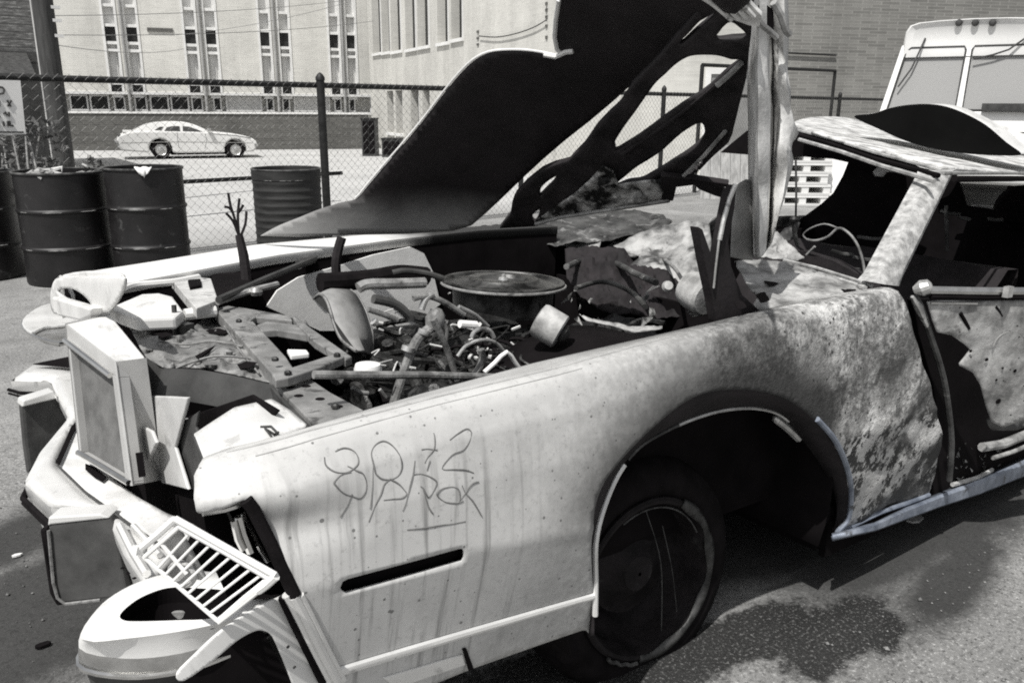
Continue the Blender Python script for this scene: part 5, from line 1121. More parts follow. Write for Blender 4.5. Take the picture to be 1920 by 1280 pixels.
# loose headlamp grille
g0, g1, g2 = P('Z', .735, 330, 975), P('Z', .665, 515, 1080), P('Z', .585, 410, 1160)
gn = np.cross(g1-g0, g2-g0); gn /= np.linalg.norm(gn); gn = gn if gn[1] < 0 else -gn
def LP(px, py, d=0.0): return PN(g0+gn*d, gn, px, py)
lg = bpy.data.objects.new('headlamp_grille', None); COL.objects.link(lg); lg.parent = car; lg['label'] = 'loose chrome lamp grille with slanted bars hanging over the bumper end'
mb = MB()
mb.tube([LP(328, 972), LP(420, 1024), LP(516, 1078)], .0052, 8); mb.tube([LP(336, 986), LP(425, 1036), LP(505, 1084)], .0042, 8); mb.tube([LP(326, 980, -.005), LP(420, 1031, -.005), LP(510, 1082, -.005)], .0050, 8)
mb.tube([LP(264, 1028), LP(300, 998), LP(328, 973)], .0055, 8); mb.tube([LP(270, 1044), LP(305, 1014), LP(338, 985)], .0035, 6); mb.tube([LP(517, 1079), LP(498, 1096), LP(484, 1106)], .007, 8)
mb.tube([LP(500, 1088), LP(460, 1120), LP(412, 1162)], .0045, 6); mb.tube([LP(484, 1107), LP(440, 1142), LP(410, 1165)], .0045, 6); mb.tube([LP(268, 1042), LP(330, 1095), LP(408, 1163)], .0032, 6)
mb.box(LP(262, 1030), (.018, .01, .012), (0, .3, .4)); mb.build('grille_frame', M['white_clean'], lg, smooth=True)
mb = MB(); rail_a, rail_b = [np.array(p, float) for p in ((338, 985), (500, 1085))], [np.array(p, float) for p in ((282, 1052), (402, 1156))]
for t in np.linspace(.12, .93, 8): a = rail_a[0]+(rail_a[1]-rail_a[0])*t; b = rail_b[0]+(rail_b[1]-rail_b[0])*t; mb.tube([LP(*a), LP(*b)], .0021, 6)
mb.tube([LP(302, 1018), LP(350, 1075)], .003, 6); mb.build('bars', M['white_clean'], lg, smooth=True)
mb = MB(); mb.prism([LP(300, 1015, -.012), LP(332, 990, -.012), LP(385, 1090, -.03), (LP(352, 1085, -.03))], -gn*.01); mb.lathe(LP(345, 1072, -.02), [(.02, 0), (.024, .006), (.018, .012), (.016, .004), (.004, .004)], 16, axis=gn); mb.build('lamp_socket', M['pale_ash'], lg, bevel=.003)

# ---- hood: torn skin, inner frame, folded near edge
hA, hB, hC = P('Y', .5, 940, 425), P('Y', -.7, 1402, 60), P('Y', -.2, 1250, 345)
hn = np.cross(hB-hA, hC-hA); hn /= np.linalg.norm(hn); hn = hn if hn[2] < 0 else -hn    # towards the camera side (underside)
def HP(px, py, d=0.0): return PN(hA+hn*d, hn, px, py)
SY = np.linalg.lstsq(np.array([[1, x, y, x*y/1000] for x, y in ((490, 440), (870, 130), (880, 420), (1193, 157), (1300, 60), (1121, 234), (1040, 0))], float), np.array([.80, .15, .62, -.31, -.53, -.115, -.10]), rcond=None)[0]
def SP(px, py):
    Y = float(SY@np.array([1, px, py, px*py/1000])); Y += .02*math.sin(px*.012+py*.008)
    return P('Y', Y, px, py)
hood = bpy.data.objects.new('hood', None); COL.objects.link(hood); hood.parent = car; hood['label'] = 'burnt hood propped open, its skin torn off the inner frame'
so_ = crom([(488, 442), (520, 424), (560, 408), (600, 392), (640, 380), (668, 373), (690, 348), (724, 308), (764, 262), (800, 218), (832, 176), (860, 142), (888, 115), (918, 100), (955, 96), (990, 97), (1018, 101), (1042, 106)], 3)
so_ = [tuple(p) for p in so_]+[(1052, 101), (1044, 92), (1040, 70), (1042, 40), (1048, 0), (1056, -80), (1420, -140), (1410, 0), (1380, 25), (1345, 20), (1310, 40), (1275, 76), (1290, 100), (1250, 130), (1215, 156), (1193, 150), (1150, 189), (1106, 226), (1060, 262), (1018, 298), (978, 335), (944, 368), (914, 396), (884, 422), (850, 432), (760, 438), (650, 440), (560, 444)]
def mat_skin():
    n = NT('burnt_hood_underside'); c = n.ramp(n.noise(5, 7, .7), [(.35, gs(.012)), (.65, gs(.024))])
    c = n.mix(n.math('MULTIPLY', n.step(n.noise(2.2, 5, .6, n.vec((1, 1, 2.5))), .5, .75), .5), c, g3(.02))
    lowz = n.math('ADD', n.z, n.math('MULTIPLY', n.math('SUBTRACT', n.noise(2.5, 7, .7), .5), .16)); c = n.mix(n.math('MULTIPLY', n.step(lowz, 1.10, .92), .85), c, g3(.34))  # grey sheen painted into the colour of the low part
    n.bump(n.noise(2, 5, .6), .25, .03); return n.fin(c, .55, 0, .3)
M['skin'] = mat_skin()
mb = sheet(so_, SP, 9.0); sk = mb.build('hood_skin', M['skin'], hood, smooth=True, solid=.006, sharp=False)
edge = [SP(*p) for p in so_[15:52]]
mb = MB(); mb.tube([e+np.array([-.004, .0, .004]) for e in edge], .0035, 6); mb.build('skin_edge', M['white_clean'], sk, smooth=True)
mb = MB(); e2 = [SP(*p) for p in ((1042, 106), (1052, 101), (1044, 92), (1040, 70), (1042, 40), (1048, 0))]; mb.tube([e-np.array([.004, .004, 0]) for e in e2], .007, 6); mb.tube([SP(*p)-np.array([.008, .008, 0]) for p in ((1020, 103), (1042, 107), (1062, 98), (1075, 97))], .008, 6); mb.build('skin_edge', M['white_clean'], sk, smooth=True)
fo = [(938, 424), (958, 398), (962, 372), (968, 360), (990, 338), (1017, 316), (1040, 306), (1068, 298), (1095, 268), (1121, 233), (1160, 192), (1192, 150), (1240, 100), (1290, 40), (1340, -20), (1420, -60), (1408, 60), (1400, 135), (1388, 190), (1374, 246), (1366, 262), (1290, 336), (1278, 338), (1262, 346), (1255, 376), (1235, 378), (1140, 390), (1053, 406), (1005, 420)]
H1 = [(1308, 98), (1345, 99), (1372, 106), (1391, 107), (1372, 126), (1332, 160), (1296, 184), (1230, 230), (1162, 278), (1154, 272), (1153, 262), (1172, 232), (1215, 172), (1255, 128), (1285, 104)]
H2 = [(1316, 225), (1322, 234), (1322, 248), (1305, 272), (1268, 298), (1212, 332), (1180, 338), (1157, 347), (1158, 338), (1196, 308), (1237, 282), (1270, 252), (1299, 231)]
H3 = [(1045, 325), (1038, 340), (1020, 358), (1011, 366), (1013, 354), (1022, 340)]; H4 = [(1018, 386), (1012, 398), (1006, 412), (1001, 414), (997, 405), (1004, 394)]
H5 = [(1331, 18), (1340, 24), (1312, 50), (1281, 78), (1275, 75), (1300, 48)]; H6 = [(1367, 38), (1384, 44), (1402, 66), (1372, 70), (1340, 71)]
H7 = [(1358, 243), (1362, 248), (1288, 333), (1277, 334), (1318, 290)]
M['rib'] = mottled('charred_rib', gs(.008), gs(.028), 11, .7, .05, bump=.6, specks=(40, .06, .10), dirt=(16, .64, .10, .7))
mb = sheet([tuple(p) for p in fo], lambda x, y: HP(x, y, .008*vnoise(x*.03, y*.03, 1, 2)), 5.0, holes=[[tuple(q) for q in crom(h, 3, closed=True)] for h in (H1, H2, H3, H4, H5, H6, H7)])
fr_ = mb.build('hood_frame', M['rib'], hood, smooth=True, solid=.02, angle=50)
mb = MB()
for l, r in (([(1388, 116), (1320, 178), (1240, 240), (1165, 290)], .006),):
    mb.tube(crom([HP(*p, .012) for p in l], 4), r, 6)
build_each(mb, 'frame_flange', M['rib'], fr_, smooth=True)
mb = MB(); mb.tube([HP(1360, 246, .02), HP(1320, 292, .02), HP(1278, 334, .02)], .006, 6); mb.tube([HP(1390, 118, .022), HP(1368, 140, .022), HP(1345, 160, .022)], .008, 6); build_each(mb, 'bare_edge', M['pale_ash'], fr_, smooth=True)
cm = [(1000, 416), (1040, 388), (1075, 365), (1105, 338), (1130, 310), (1150, 320), (1158, 346), (1200, 340), (1248, 336), (1252, 372), (1180, 384), (1053, 404)]
mb = sheet(cm, lambda x, y: HP(x, y, .022+.009*vnoise(x*.05, y*.06, 1, 4)+.005*vnoise(x*.16, y*.18, 1, 6)), 4.0); mb.build('hood_crossmember', mottled('cracked_ash', .01, .62, 15, .75, .1, 9, bump=.8, lo=.44, hi=.62), hood, smooth=True, solid=.006)
mb = MB(); mb.tube([HP(1004, 420, .03), HP(1053, 407, .03), HP(1150, 392, .03), HP(1255, 376, .03)], .007, 6); mb.build('crossmember_flange', M['ash'], hood, smooth=True)
mb = MB(); mb.prism([HP(*p, .03) for p in ((1238, 330), (1300, 336), (1366, 346), (1364, 352), (1300, 348), (1268, 352), (1262, 378), (1240, 376))], hn*-.02); mb.prism([HP(*p, .03) for p in ((1300, 346), (1355, 350), (1362, 374), (1340, 368), (1310, 356))], hn*-.02); mb.build('hinge_arm', M['soot'], hood, bevel=.004)
# folded near edge
cols = [(-.60, [(1403, 30), (1401, 120), (1404, 230), (1404, 330), (1406, 420), (1412, 478)]), (-.64, [(1408, 40), (1407, 130), (1410, 240), (1408, 340), (1411, 430), (1416, 482)]), (-.745, [(1424, 45), (1421, 130), (1422, 240), (1422, 340), (1425, 430), (1424, 484)]),
        (-.745, [(1436, 45), (1437, 130), (1438, 240), (1438, 340), (1436, 430), (1430, 478)]), (-.62, [(1445, 45), (1449, 130), (1449, 240), (1446, 340), (1442, 425), (1436, 470)]), (-.71, [(1458, 60), (1462, 130), (1464, 220), (1460, 330), (1456, 410), (1446, 455)]),
        (-.725, [(1470, 95), (1476, 150), (1480, 230), (1476, 310), (1468, 375), (1456, 430)]), (-.69, [(1478, 110), (1482, 170), (1492, 250), (1484, 300), (1474, 360), (1462, 410)])]
def resample(l):
    out = []
    for (x0, y0), (x1, y1) in zip(l, l[1:]):
        for t in (0, .34, .67): out.append((x0+(x1-x0)*t, y0+(y1-y0)*t))
    return out+[l[-1]]
jag = lambda i, k: [0, 0, 1.5, 1.5, 2.5, 4, 6, 7][i]*vnoise(k*.9, i*1.7, 1, 3)
G = []
for i, (Y, l) in enumerate(cols):
    up = [(l[0][0]+2, -60)]+l; G.append(crom([P('Y', Y+.006*math.sin(y*.05+Y*30), x+jag(i, k), y) for k, (x, y) in enumerate(resample(up))], 2))
mb = MB(); mb.grid(G)
M['fold'] = mottled('scorched_bare_fold', .34, .74, 10, .65, .1, 10, bump=.5, specks=(46, .09, .10), dirt=(17, .60, .14, .7), vec=(1.5, 1.5, .8), lo=.34, hi=.66)
ed = mb.build('hood_edge', M['fold'], hood, smooth=True, solid=.004, angle=80)
mb = MB(); q = [HP(*p, .05) for p in ((1300, -10), (1390, -10), (1428, 30), (1424, 50), (1405, 48), (1370, 36))]; mb.prism(q, hn*-.012)
for k in range(4): mb.tube([HP(1318+k*20, -8, .055), HP(1372+k*14, 38-k*2, .055)], .006, 6)
mb.build('folded_lip', mottled('fold_streaks', .35, .80, 9, .5, .1, bump=.3, dirt=(16, .58, .05, .8), vec=(1, 1, 3)), ed)
mb = MB(); mb.prism(PP('Y', -.745, [(1416, 12), (1436, 8), (1450, 20), (1452, 50), (1438, 58), (1424, 38)]), (0, .01, 0)); mb.build('fold_gap', M['soot_plain'], ed)
mb = MB(); mb.tube(crom([P('Y', -.75, *p) for p in ((1398, -10), (1412, 8), (1424, 42), (1440, 56), (1456, 70))], 4), .008, 6); mb.tube(crom([P('Y', -.75, *p) for p in ((1450, 5), (1464, 30), (1474, 58), (1480, 64))], 4), .009, 6); mb.build('fold_rim', M['pale_ash'], ed, smooth=True)

# ---- hinge, plate, firewall debris, cowl
hg = [(1344, 604), (1336, 556), (1322, 490), (1310, 425), (1318, 430), (1334, 476), (1344, 510), (1350, 462), (1360, 410), (1370, 362), (1382, 346), (1378, 390), (1366, 455), (1372, 500), (1392, 552), (1432, 588), (1390, 596)]
slab('hood_hinge', hg, 'Y', -.735, (0, .03, 0), M['soot'])
mb = MB(); mb.tube([P('Y', -.74, *p) for p in ((1379, 346), (1368, 372), (1356, 415), (1349, 450))], .006, 6); mb.tube([P('Y', -.74, *p) for p in ((1348, 450), (1342, 500), (1338, 540))], .003, 6); mb.build('hinge_edge', M['steel'], car, smooth=True)
mb = sheet([(1376, 352), (1392, 340), (1408, 332), (1412, 488), (1390, 486), (1370, 482)], lambda x, y: P('Y', -.66+.006*vnoise(x*.05, y*.03, 1, 3), x, y), 5.0); mb.build('hinge_plate', mottled('plate_ash', .16, .34, 9, .7, .1, 6, bump=.4), car, smooth=True, solid=.004)
def crumple(name, px, z0, amp, mat, res=5, sc=.03, seed=1, ax='Z', parent=None, nrm=(-.5, -.35, .8)):
    m = np.mean(np.array(px, float), 0); p0 = P(ax, z0, *m); nv = np.array(nrm if ax == 'Z' else ((-1, -.2, .2) if ax == 'X' else (-.1, -1, .1)), float); nv /= np.linalg.norm(nv)
    def f(x, y):
        h = amp*(.9*vnoise(x*sc, y*sc*1.3, 1, seed)+.55*abs(vnoise(x*sc*2.3+y*sc, y*sc*2.6, 1, seed+1))+.30*vnoise(x*sc*6, y*sc*7, 1, seed+2))
        return PN(p0, nv, x, y)+nv*h
    mb = sheet([tuple(p) for p in px], f, res); return mb.build(name, mat, parent or car, smooth=True, solid=.004, angle=22)
M['crumpled'] = mottled('crumpled_burnt_sheet', .05, .40, 6, .6, .15, 10, bump=.8, dirt=(8, .53, .012, .93), lo=.36, hi=.64, vec=(1, 2.2, 2.2))
crumple('firewall_sheet', [(1192, 522), (1176, 500), (1200, 478), (1150, 466), (1175, 450), (1230, 424), (1290, 412), (1330, 425), (1338, 500), (1345, 560), (1338, 604), (1308, 596), (1296, 560), (1262, 530), (1225, 520)], .80, .014, M['crumpled'], seed=3, sc=.022, res=4)
crumple('firewall_flake', [(1048, 458), (1070, 448), (1100, 446), (1128, 452), (1124, 466), (1080, 470)], .84, .006, M['crumpled'], seed=4, res=4)
crumple('firewall_flake', [(1064, 490), (1086, 470), (1100, 478), (1092, 492), (1070, 500)], .80, .012, M['crumpled'], seed=6, res=4)
crumple('firewall_flake', [(1130, 470), (1150, 450), (1186, 438), (1218, 452), (1200, 474), (1160, 478)], .83, .014, M['crumpled'], seed=8, res=4)
crumple('firewall_pipe', [(1086, 590), (1110, 600), (1160, 606), (1180, 612), (1245, 614), (1240, 620), (1190, 624), (1150, 612), (1100, 604)], .78, .005, M['pale_ash'], seed=9, res=4)
crumple('cowl_panel', [(880, 426), (940, 421), (1000, 420), (1056, 404), (1120, 398), (1190, 394), (1240, 402), (1262, 420), (1230, 436), (1180, 446), (1120, 456), (1040, 462), (960, 456), (890, 446)], .89, .014, M['char'], seed=12, sc=.03, nrm=(-.2, -.15, 1))
crumple('heater_box', [(1060, 470), (1110, 462), (1170, 470), (1200, 500), (1250, 512), (1290, 545), (1300, 590), (1240, 600), (1150, 590), (1090, 560), (1062, 520)], .74, .022, M['soot'], seed=14, sc=.04, res=5)
hose('firewall_hose', [(1062, 500), (1100, 486), (1150, 492), (1190, 512), (1230, 530)], .012, M['char'], ax='Z', val=.80)
hose('firewall_hose', [(1080, 540), (1130, 528), (1180, 545), (1210, 575)], .009, M['char'], ax='Z', val=.78)
hose('firewall_hose', [(1140, 470), (1185, 480), (1230, 478), (1262, 500), (1280, 526)], .007, M['hose'], ax='Z', val=.83)
a, b = P('Y', -.52, 1302, 545), P('Y', -.58, 1328, 560); mb = MB(); mb.lathe(a, [(.03, -.03), (.052, -.02), (.056, .0), (.056, .055), (.048, .062), (.01, .064)], 24, axis=(b-a)); mb.build('heater_case', M['pale_ash'], car, smooth=True)
mb = MB(); mb.lathe(P('Y', -.45, 1252, 537), [(.013, -.01), (.018, 0), (.013, .012), (.003, .014)], 12, axis=(-.5, -.7, .4)); mb.build('heater_stub', M['pale_ash'], car, smooth=True)
rnd = random.Random(8); mb = MB()
for k in range(70):
    x, y = rnd.uniform(1060, 1340), rnd.uniform(430, 612)
    if y > 640-(x-1060)*.12: continue
    q = P('Z', .76+rnd.uniform(-.03, .02), x, y); s_ = rnd.uniform(.006, .03); mb.add([q+np.array([rnd.uniform(-s_, s_), rnd.uniform(-s_, s_), rnd.uniform(-s_, s_)]) for _ in range(4)], [(0, 1, 2, 3), (0, 2, 1), (1, 3, 2)])
build_each(mb, 'char_flake', M['crumpled'], car)
M['cowl'] = mottled('scorched_cowl', .12, .46, 14, .7, .1, 9, bump=.5, dirt=(28, .57, .03, .7))
crumple('cowl_panel', [(1376, 494), (1412, 486), (1470, 492), (1540, 512), (1612, 540), (1632, 548), (1560, 566), (1500, 580), (1440, 596), (1400, 596), (1420, 560), (1392, 520)], .885, .006, M['cowl'], seed=2, sc=.03, nrm=(-.12, -.08, 1))
mb = MB()
for x, y, rx, ry in ((1490, 519, 14, 9), (1446, 530, 12, 5), (1430, 558, 11, 10), (1388, 572, 10, 9), (1524, 528, 12, 5), (1590, 543, 14, 5)):
    mb.prism([P('Z', .892, x+rx*math.cos(t)+3*math.sin(3*t), y+ry*math.sin(t)) for t in np.linspace(0, 2*math.pi, 13)[:-1]], (0, 0, .0015))
build_each(mb, 'vent_hole', M['soot_plain'], car)
mb = MB(); mb.tube([P('Z', .90, *p) for p in ((1440, 492), (1500, 505), (1560, 520), (1622, 540))], .008, 6); mb.tube([P('Z', .905, *p) for p in ((1470, 488), (1530, 502), (1600, 524), (1634, 536))], .006, 6); mb.build('windscreen_channel', M['pale_ash'], car, smooth=True)
crumple('cowl_debris', [(1412, 470), (1432, 446), (1456, 440), (1468, 452), (1510, 486), (1480, 490), (1420, 486)], .93, .014, M['cowl'], seed=5, res=4, sc=.05)
crumple('dash_debris', [(1452, 448), (1470, 428), (1500, 420), (1490, 446), (1462, 462)], .96, .01, M['char'], seed=7, res=4, sc=.05)
mb = MB(); mb.tube([P('Y', -.2, *p) for p in ((1492, 300), (1493, 360), (1492, 412))], .004, 6); mb.tube([P('Y', -.2, *p) for p in ((1488, 412), (1490, 440), (1496, 460))], .009, 6); mb.lathe(P('Y', -.2, 1488, 416), [(.013, 0), (.016, .01), (.01, .02)], 10); mb.build('wiper_spindle', M['char'], car, smooth=True)

# ---- screen pillar, roof
bw0, bw1 = P('Y', -.83, 1642, 530), P('Y', -.83, 1684, 536); tw0, tw1 = P('Y', -.665, 1750, 322), P('Y', -.665, 1790, 318)
def sq(a, b, d): a, b = np.array(a), np.array(b); return [a, a*.7+b*.3+np.array([-.006, -.014, 0]), a*.3+b*.7+np.array([0, -.014, 0]), b, b+np.array([0, d, 0]), a+np.array([0, d, 0])]
mb = MB(); mb.loft([sq(bw0+(bw1-bw0)*-.1, bw1+(bw1-bw0)*.05, .05)]+[sq(bw0+(tw0-bw0)*t, bw1+(tw1-bw1)*t, .05) for t in np.linspace(.06, .96, 10)]+[sq(tw0-(tw1-tw0)*.05, tw1+(tw1-tw0)*.1, .05)])
mb.build('screen_pillar', M['pillar'], car, smooth=True, angle=30)
rA, rB, rC = P('Y', -.66, 1768, 316), P('Y', -.66, 1940, 328), P('Y', .55, 1490, 228)
rn = np.cross(rB-rA, rC-rA); rn /= np.linalg.norm(rn)
def RP(px, py, d=0.0): return PN(rA, rn, px, py)+np.array([0, 0, d])
mat_roof = mottled('scorched_roof', .26, .72, 14, .6, .05, 10, bump=.4, specks=(40, .09, .10), dirt=(16, .55, .10, .8), lo=.38, hi=.60)
ro = [tuple(p) for p in crom([(1489, 236), (1500, 226), (1540, 221), (1600, 224), (1650, 238), (1720, 268), (1790, 286), (1860, 291), (1945, 294), (2080, 298), (2080, 338), (1945, 327), (1860, 322), (1800, 317), (1766, 314), (1720, 302), (1660, 287), (1600, 270), (1540, 254)], 4, closed=True)]
mb = sheet(ro, lambda x, y: RP(x, y, -.004*vnoise(x*.02, y*.05, 1, 2)), 6.0); roof_ = mb.build('roof', mat_roof, car, smooth=True, solid=.012, angle=50)
mb = MB(); mb.tube([RP(*p, -.006) for p in ((1490, 240), (1560, 258), (1640, 283), (1720, 304), (1766, 316))], .006, 6); mb.tube([RP(*p, -.03) for p in ((1500, 248), (1580, 270), (1660, 296), (1720, 312), (1755, 322))], .008, 6); build_each(mb, 'screen_rail', M['pale_ash'], roof_, smooth=True)
mb = MB(); mb.tube([RP(*p, -.018) for p in ((1490, 243), (1560, 262), (1640, 288), (1720, 308), (1762, 319))], .009, 6); mb.tube([RP(x, 333, -.004) for x in (1790, 1850, 1945)], .010, 6); mb.build('gutter_shadow_gap', M['soot_plain'], roof_, smooth=True)
mb = MB(); mb.tube([RP(x, 326, .002) for x in (1768, 1850, 1945)], .006, 6); mb.build('gutter', M['steel'], roof_, smooth=True)
bl = crom([(1602, 219), (1640, 213), (1668, 204), (1700, 198), (1740, 196), (1775, 201), (1810, 214), (1850, 236), (1888, 268), (1915, 288), (1900, 292), (1850, 291), (1800, 287), (1750, 279), (1700, 265), (1650, 243)], 4, closed=True)
fp = [P('X', 2.05, *p) for p in bl]
mb = MB(); mb.add(fp, [tuple(range(len(fp)))]); bk_ = mb.build('roof_buckle', mottled('roof_underside', .003, .006, 4, .9, bump=.1, spec=.05), roof_, solid=.006)
nb_ = 40; topc = fp[:nb_]; mb = MB(); mb.loft([[p+np.array([-.004, 0, .002]) for p in topc], [p+np.array([.10, 0, .008]) for p in topc], [p+np.array([.4, .0, -.06]) for p in topc]], closed=False); mb.build('buckle_top', M['white'], bk_, smooth=True)
mb = MB(); mb.add([P('X', 2.3, *p) for p in ((1795, 207), (1850, 222), (1945, 262), (1945, 296), (1905, 290), (1850, 250))], [(0, 1, 2, 3, 4, 5)]); mb.build('buckle_rear', M['white'], bk_, solid=.004)
slab('roof_inner_rail', [(1400, 245), (1470, 244), (1500, 246), (1580, 268), (1690, 300), (1750, 325), (1740, 336), (1640, 316), (1560, 298), (1480, 292), (1400, 290), (1350, 286)], 'X', 2.75, (.02, 0, 0), M['soot_plain'])

# ---- cabin
mb = MB()
mb.prism([P('X', 3.0, *p) for p in ((1478, 620), (1482, 470), (1502, 410), (1540, 382), (1562, 362), (1580, 330), (1592, 300), (1660, 300), (1760, 322), (1772, 352), (1800, 384), (1830, 392), (1960, 402), (1960, 640))], (.02, 0, 0)); mb.build('rear_bulkhead', M['soot_plain'], car)
mb = MB(); mb.prism([(.97, -.74, .3), (3.0, -.74, .3), (3.0, .74, .3), (.97, .74, .3)], (0, 0, -.02)); mb.prism([(1.0, .80, .3), (3.0, .80, .3), (3.0, .80, .84), (1.0, .80, .84)], (0, .02, 0)); mb.build('cabin_floor', M['soot_plain'], car)
mb = MB(); G = []
for i in range(16):
    y = -.62+1.2*i/15; G.append([(1.95+.05*vnoise(y*6, 1, 1, 2), y, .34), (2.0, y, .60), (2.12, y, .78+.02*vnoise(y*9, 3, 1, 1)), (2.2, y, .86+.03*vnoise(y*7, 0, 1, 3)), (2.3, y, .84), (2.34, y, .5)])
mb.grid(G); mb.build('seat', M['soot'], car, smooth=True)
mb = MB(); mb.prism([P('X', 1.25, *p) for p in ((1478, 480), (1500, 470), (1560, 488), (1620, 520), (1640, 540), (1600, 545), (1500, 520))], (.05, 0, 0)); mb.build('dashboard', M['soot'], car)
# steering wheel
q1 = crom([P('X', 1.22, *p) for p in ((1513, 449), (1530, 451), (1552, 444), (1572, 428), (1590, 436), (1606, 456), (1616, 482), (1621, 512), (1618, 526))], 5); mb = MB(); mb.tube(q1, .0046, 8)
mb.tube(crom([P('X', 1.22, *p) for p in ((1513, 449), (1506, 440), (1520, 428), (1546, 420), (1572, 428))], 4), .0028, 6); mb.tube([P('X', 1.2, 1512, 478), P('X', 1.2, 1528, 462)], .005, 6); mb.build('steering_wheel', mottled('burnt_wheel_rim', .10, .32, 20, .5, .2, bump=.2), car, smooth=True)
mb = MB()
for (x0, y0, x1, y1, Xp) in ((1608, 444, 1660, 448, 1.9), (1600, 482, 1650, 488, 1.7), (1590, 500, 1612, 506, 1.6), (1796, 405, 1820, 412, 2.6), (1852, 410, 1880, 412, 2.6), (1774, 385, 1776, 470, 2.4), (1764, 395, 1800, 402, 2.4), (1560, 470, 1600, 478, 1.7)): mb.tube([P('X', Xp, x0, y0), P('X', Xp, (x0+x1)/2, (y0+y1)/2+2), P('X', Xp, x1, y1)], .008, 6)
mb.lathe(P('X', 2.2, 1766, 524), [(.012, 0), (.008, .01)], 8); build_each(mb, 'seat_spring', M['char'], car, smooth=True)
crumple('roof_lining_scrap', [(1636, 322), (1648, 312), (1670, 308), (1696, 310), (1698, 322), (1664, 324), (1656, 332), (1640, 330)], 1.9, .01, M['pale_ash'], ax='X', seed=3, res=4)
slab('quarter_sill', [(1796, 390), (1830, 394), (1880, 402), (1945, 402), (1945, 388), (1880, 388), (1830, 384)], 'X', 2.9, (.02, 0, 0), M['pale_ash'])
mb = MB(); mb.lathe(P('X', 2.8, 1915, 392), [(.10, 0), (.11, .03), (.09, .06), (.02, .07)], 24, axis=(-1, -.2, 0)); mb.build('headrest', M['soot_plain'], car, smooth=True)
mb = MB(); mb.prism([P('X', 2.7, *p) for p in ((1756, 330), (1790, 326), (1800, 350), (1810, 385), (1930, 402), (1930, 420), (1760, 400))], (.02, 0, 0)); mb.build('quarter_pillar', M['soot_plain'], car)

# ---- door and rocker
dA, dB, dC = P('Y', -.985, 1735, 545), P('Y', -1.12, 1925, 545), P('Y', -1.0, 1790, 900)
dn = np.cross(dB-dA, dC-dA); dn /= np.linalg.norm(dn); dn = dn if dn[1] < 0 else -dn
def DP(px, py, d=0.0): return PN(dA+dn*d, dn, px, py)
dr = bpy.data.objects.new('door', None); COL.objects.link(dr); dr.parent = car; dr['label'] = 'near door hanging ajar, its burnt skin eaten through at the front'
do = [(1738, 566), (1760, 563), (1850, 564), (1950, 562), (2070, 560), (2070, 722), (1950, 772), (1905, 792), (1880, 800), (1858, 790), (1848, 760), (1838, 722), (1824, 698), (1808, 690), (1796, 684), (1812, 664), (1818, 655), (1808, 645), (1784, 628), (1756, 622), (1748, 600)]
def mat_door():
    n = NT('burnt_door_skin'); f = n.noise(8, 10, .7, dist=.3); c = n.ramp(f, [(.36, g3(.12)), (.5, g3(.30)), (.64, g3(.54))])
    c = n.mix(n.step(n.voro(34), .14, .09), c, g3(.05)); c = n.mix(n.math('MULTIPLY', n.step(n.noise(7, 8, .7), .55, .66), .75), c, g3(.07))
    e = n.math('ADD', n.x, n.math('MULTIPLY', n.math('SUBTRACT', n.noise(9, 8, .75), .5), .5)); e = n.math('ADD', e, n.math('MULTIPLY', n.math('SUBTRACT', n.z, .6), .35))
    c = n.mix(n.math('MULTIPLY', n.step(e, 1.00, .74), .93), c, g3(.016)); n.bump(n.noise(30, 6, .7), .5, .006); return n.fin(c, .75, 0, .3)
M['door'] = mat_door()
mb = sheet(do, lambda x, y: DP(x, y, .006*vnoise(x*.02, y*.03, 1, 3)), 5.0); ds = mb.build('door_skin', M['door'], dr, smooth=True, solid=.005, angle=40)
mb = MB()
for l, r in (([(1800, 586), (1808, 600), (1816, 616)], .006), ([(1866, 574), (1878, 592)], .005)): mb.tube([DP(*p, .004) for p in l], r, 6)
for x, y, r in ((1903, 695, .006), (1872, 752, .009), (1850, 674, .006), (1820, 658, .005), (1880, 690, .004), (1868, 712, .004)): mb.lathe(DP(x, y, .004), [(r, 0), (r*.7, .002)], 9, axis=dn)
build_each(mb, 'burn_hole', M['soot_plain'], ds)
mb = MB(); mb.tube(crom([DP(*p, .004) for p in ((1862, 650), (1872, 632), (1890, 622), (1910, 624), (1920, 632))], 4), .0025, 5); mb.build('pressed_dimple', M['ash'], ds, smooth=True)
mb = MB(); mb.tube([DP(1742, 544), DP(1850, 546), DP(2070, 546)], .011, 8); mb.tube([DP(1745, 568, .008), DP(1832, 569, .008)], .004, 6); mb.build('window_channel', M['chrome_dull'], dr, smooth=True)
mb = MB(); mb.tube([DP(1745, 556, .004), DP(1850, 558, .004), DP(2070, 556, .004)], .008, 8); mb.build('channel_gap', M['soot_plain'], dr)
mb = MB(); mb.box(DP(1890, 547, .014), (.03, .015, .03)); mb.lathe(DP(1728, 540, .005), [(.01, -.02), (.022, 0), (.018, .02), (.008, .026)], 12, axis=(.3, -.8, .4)); build_each(mb, 'channel_clip', M['steel'], dr)
slab('door_inner', [(1712, 562), (1740, 560), (2080, 560), (2080, 800), (1960, 850), (1830, 905), (1775, 930), (1748, 930), (1758, 800), (1752, 730), (1724, 630)], 'Y', -.93, (0, .02, 0), M['soot_plain'], dr)
mb = MB(); mb.tube(crom([DP(*p, -.01) for p in ((1716, 556), (1728, 580), (1742, 622), (1764, 690), (1776, 750), (1784, 830), (1780, 900))], 4), .009, 8); mb.build('door_edge', M['char'], dr, smooth=True)
mb = MB(); mb.tube([DP(*p, .0) for p in ((1710, 556), (1722, 576), (1738, 612))], [.005, .012, .005], 8); mb.build('hinge_cover', M['steel'], dr, smooth=True)
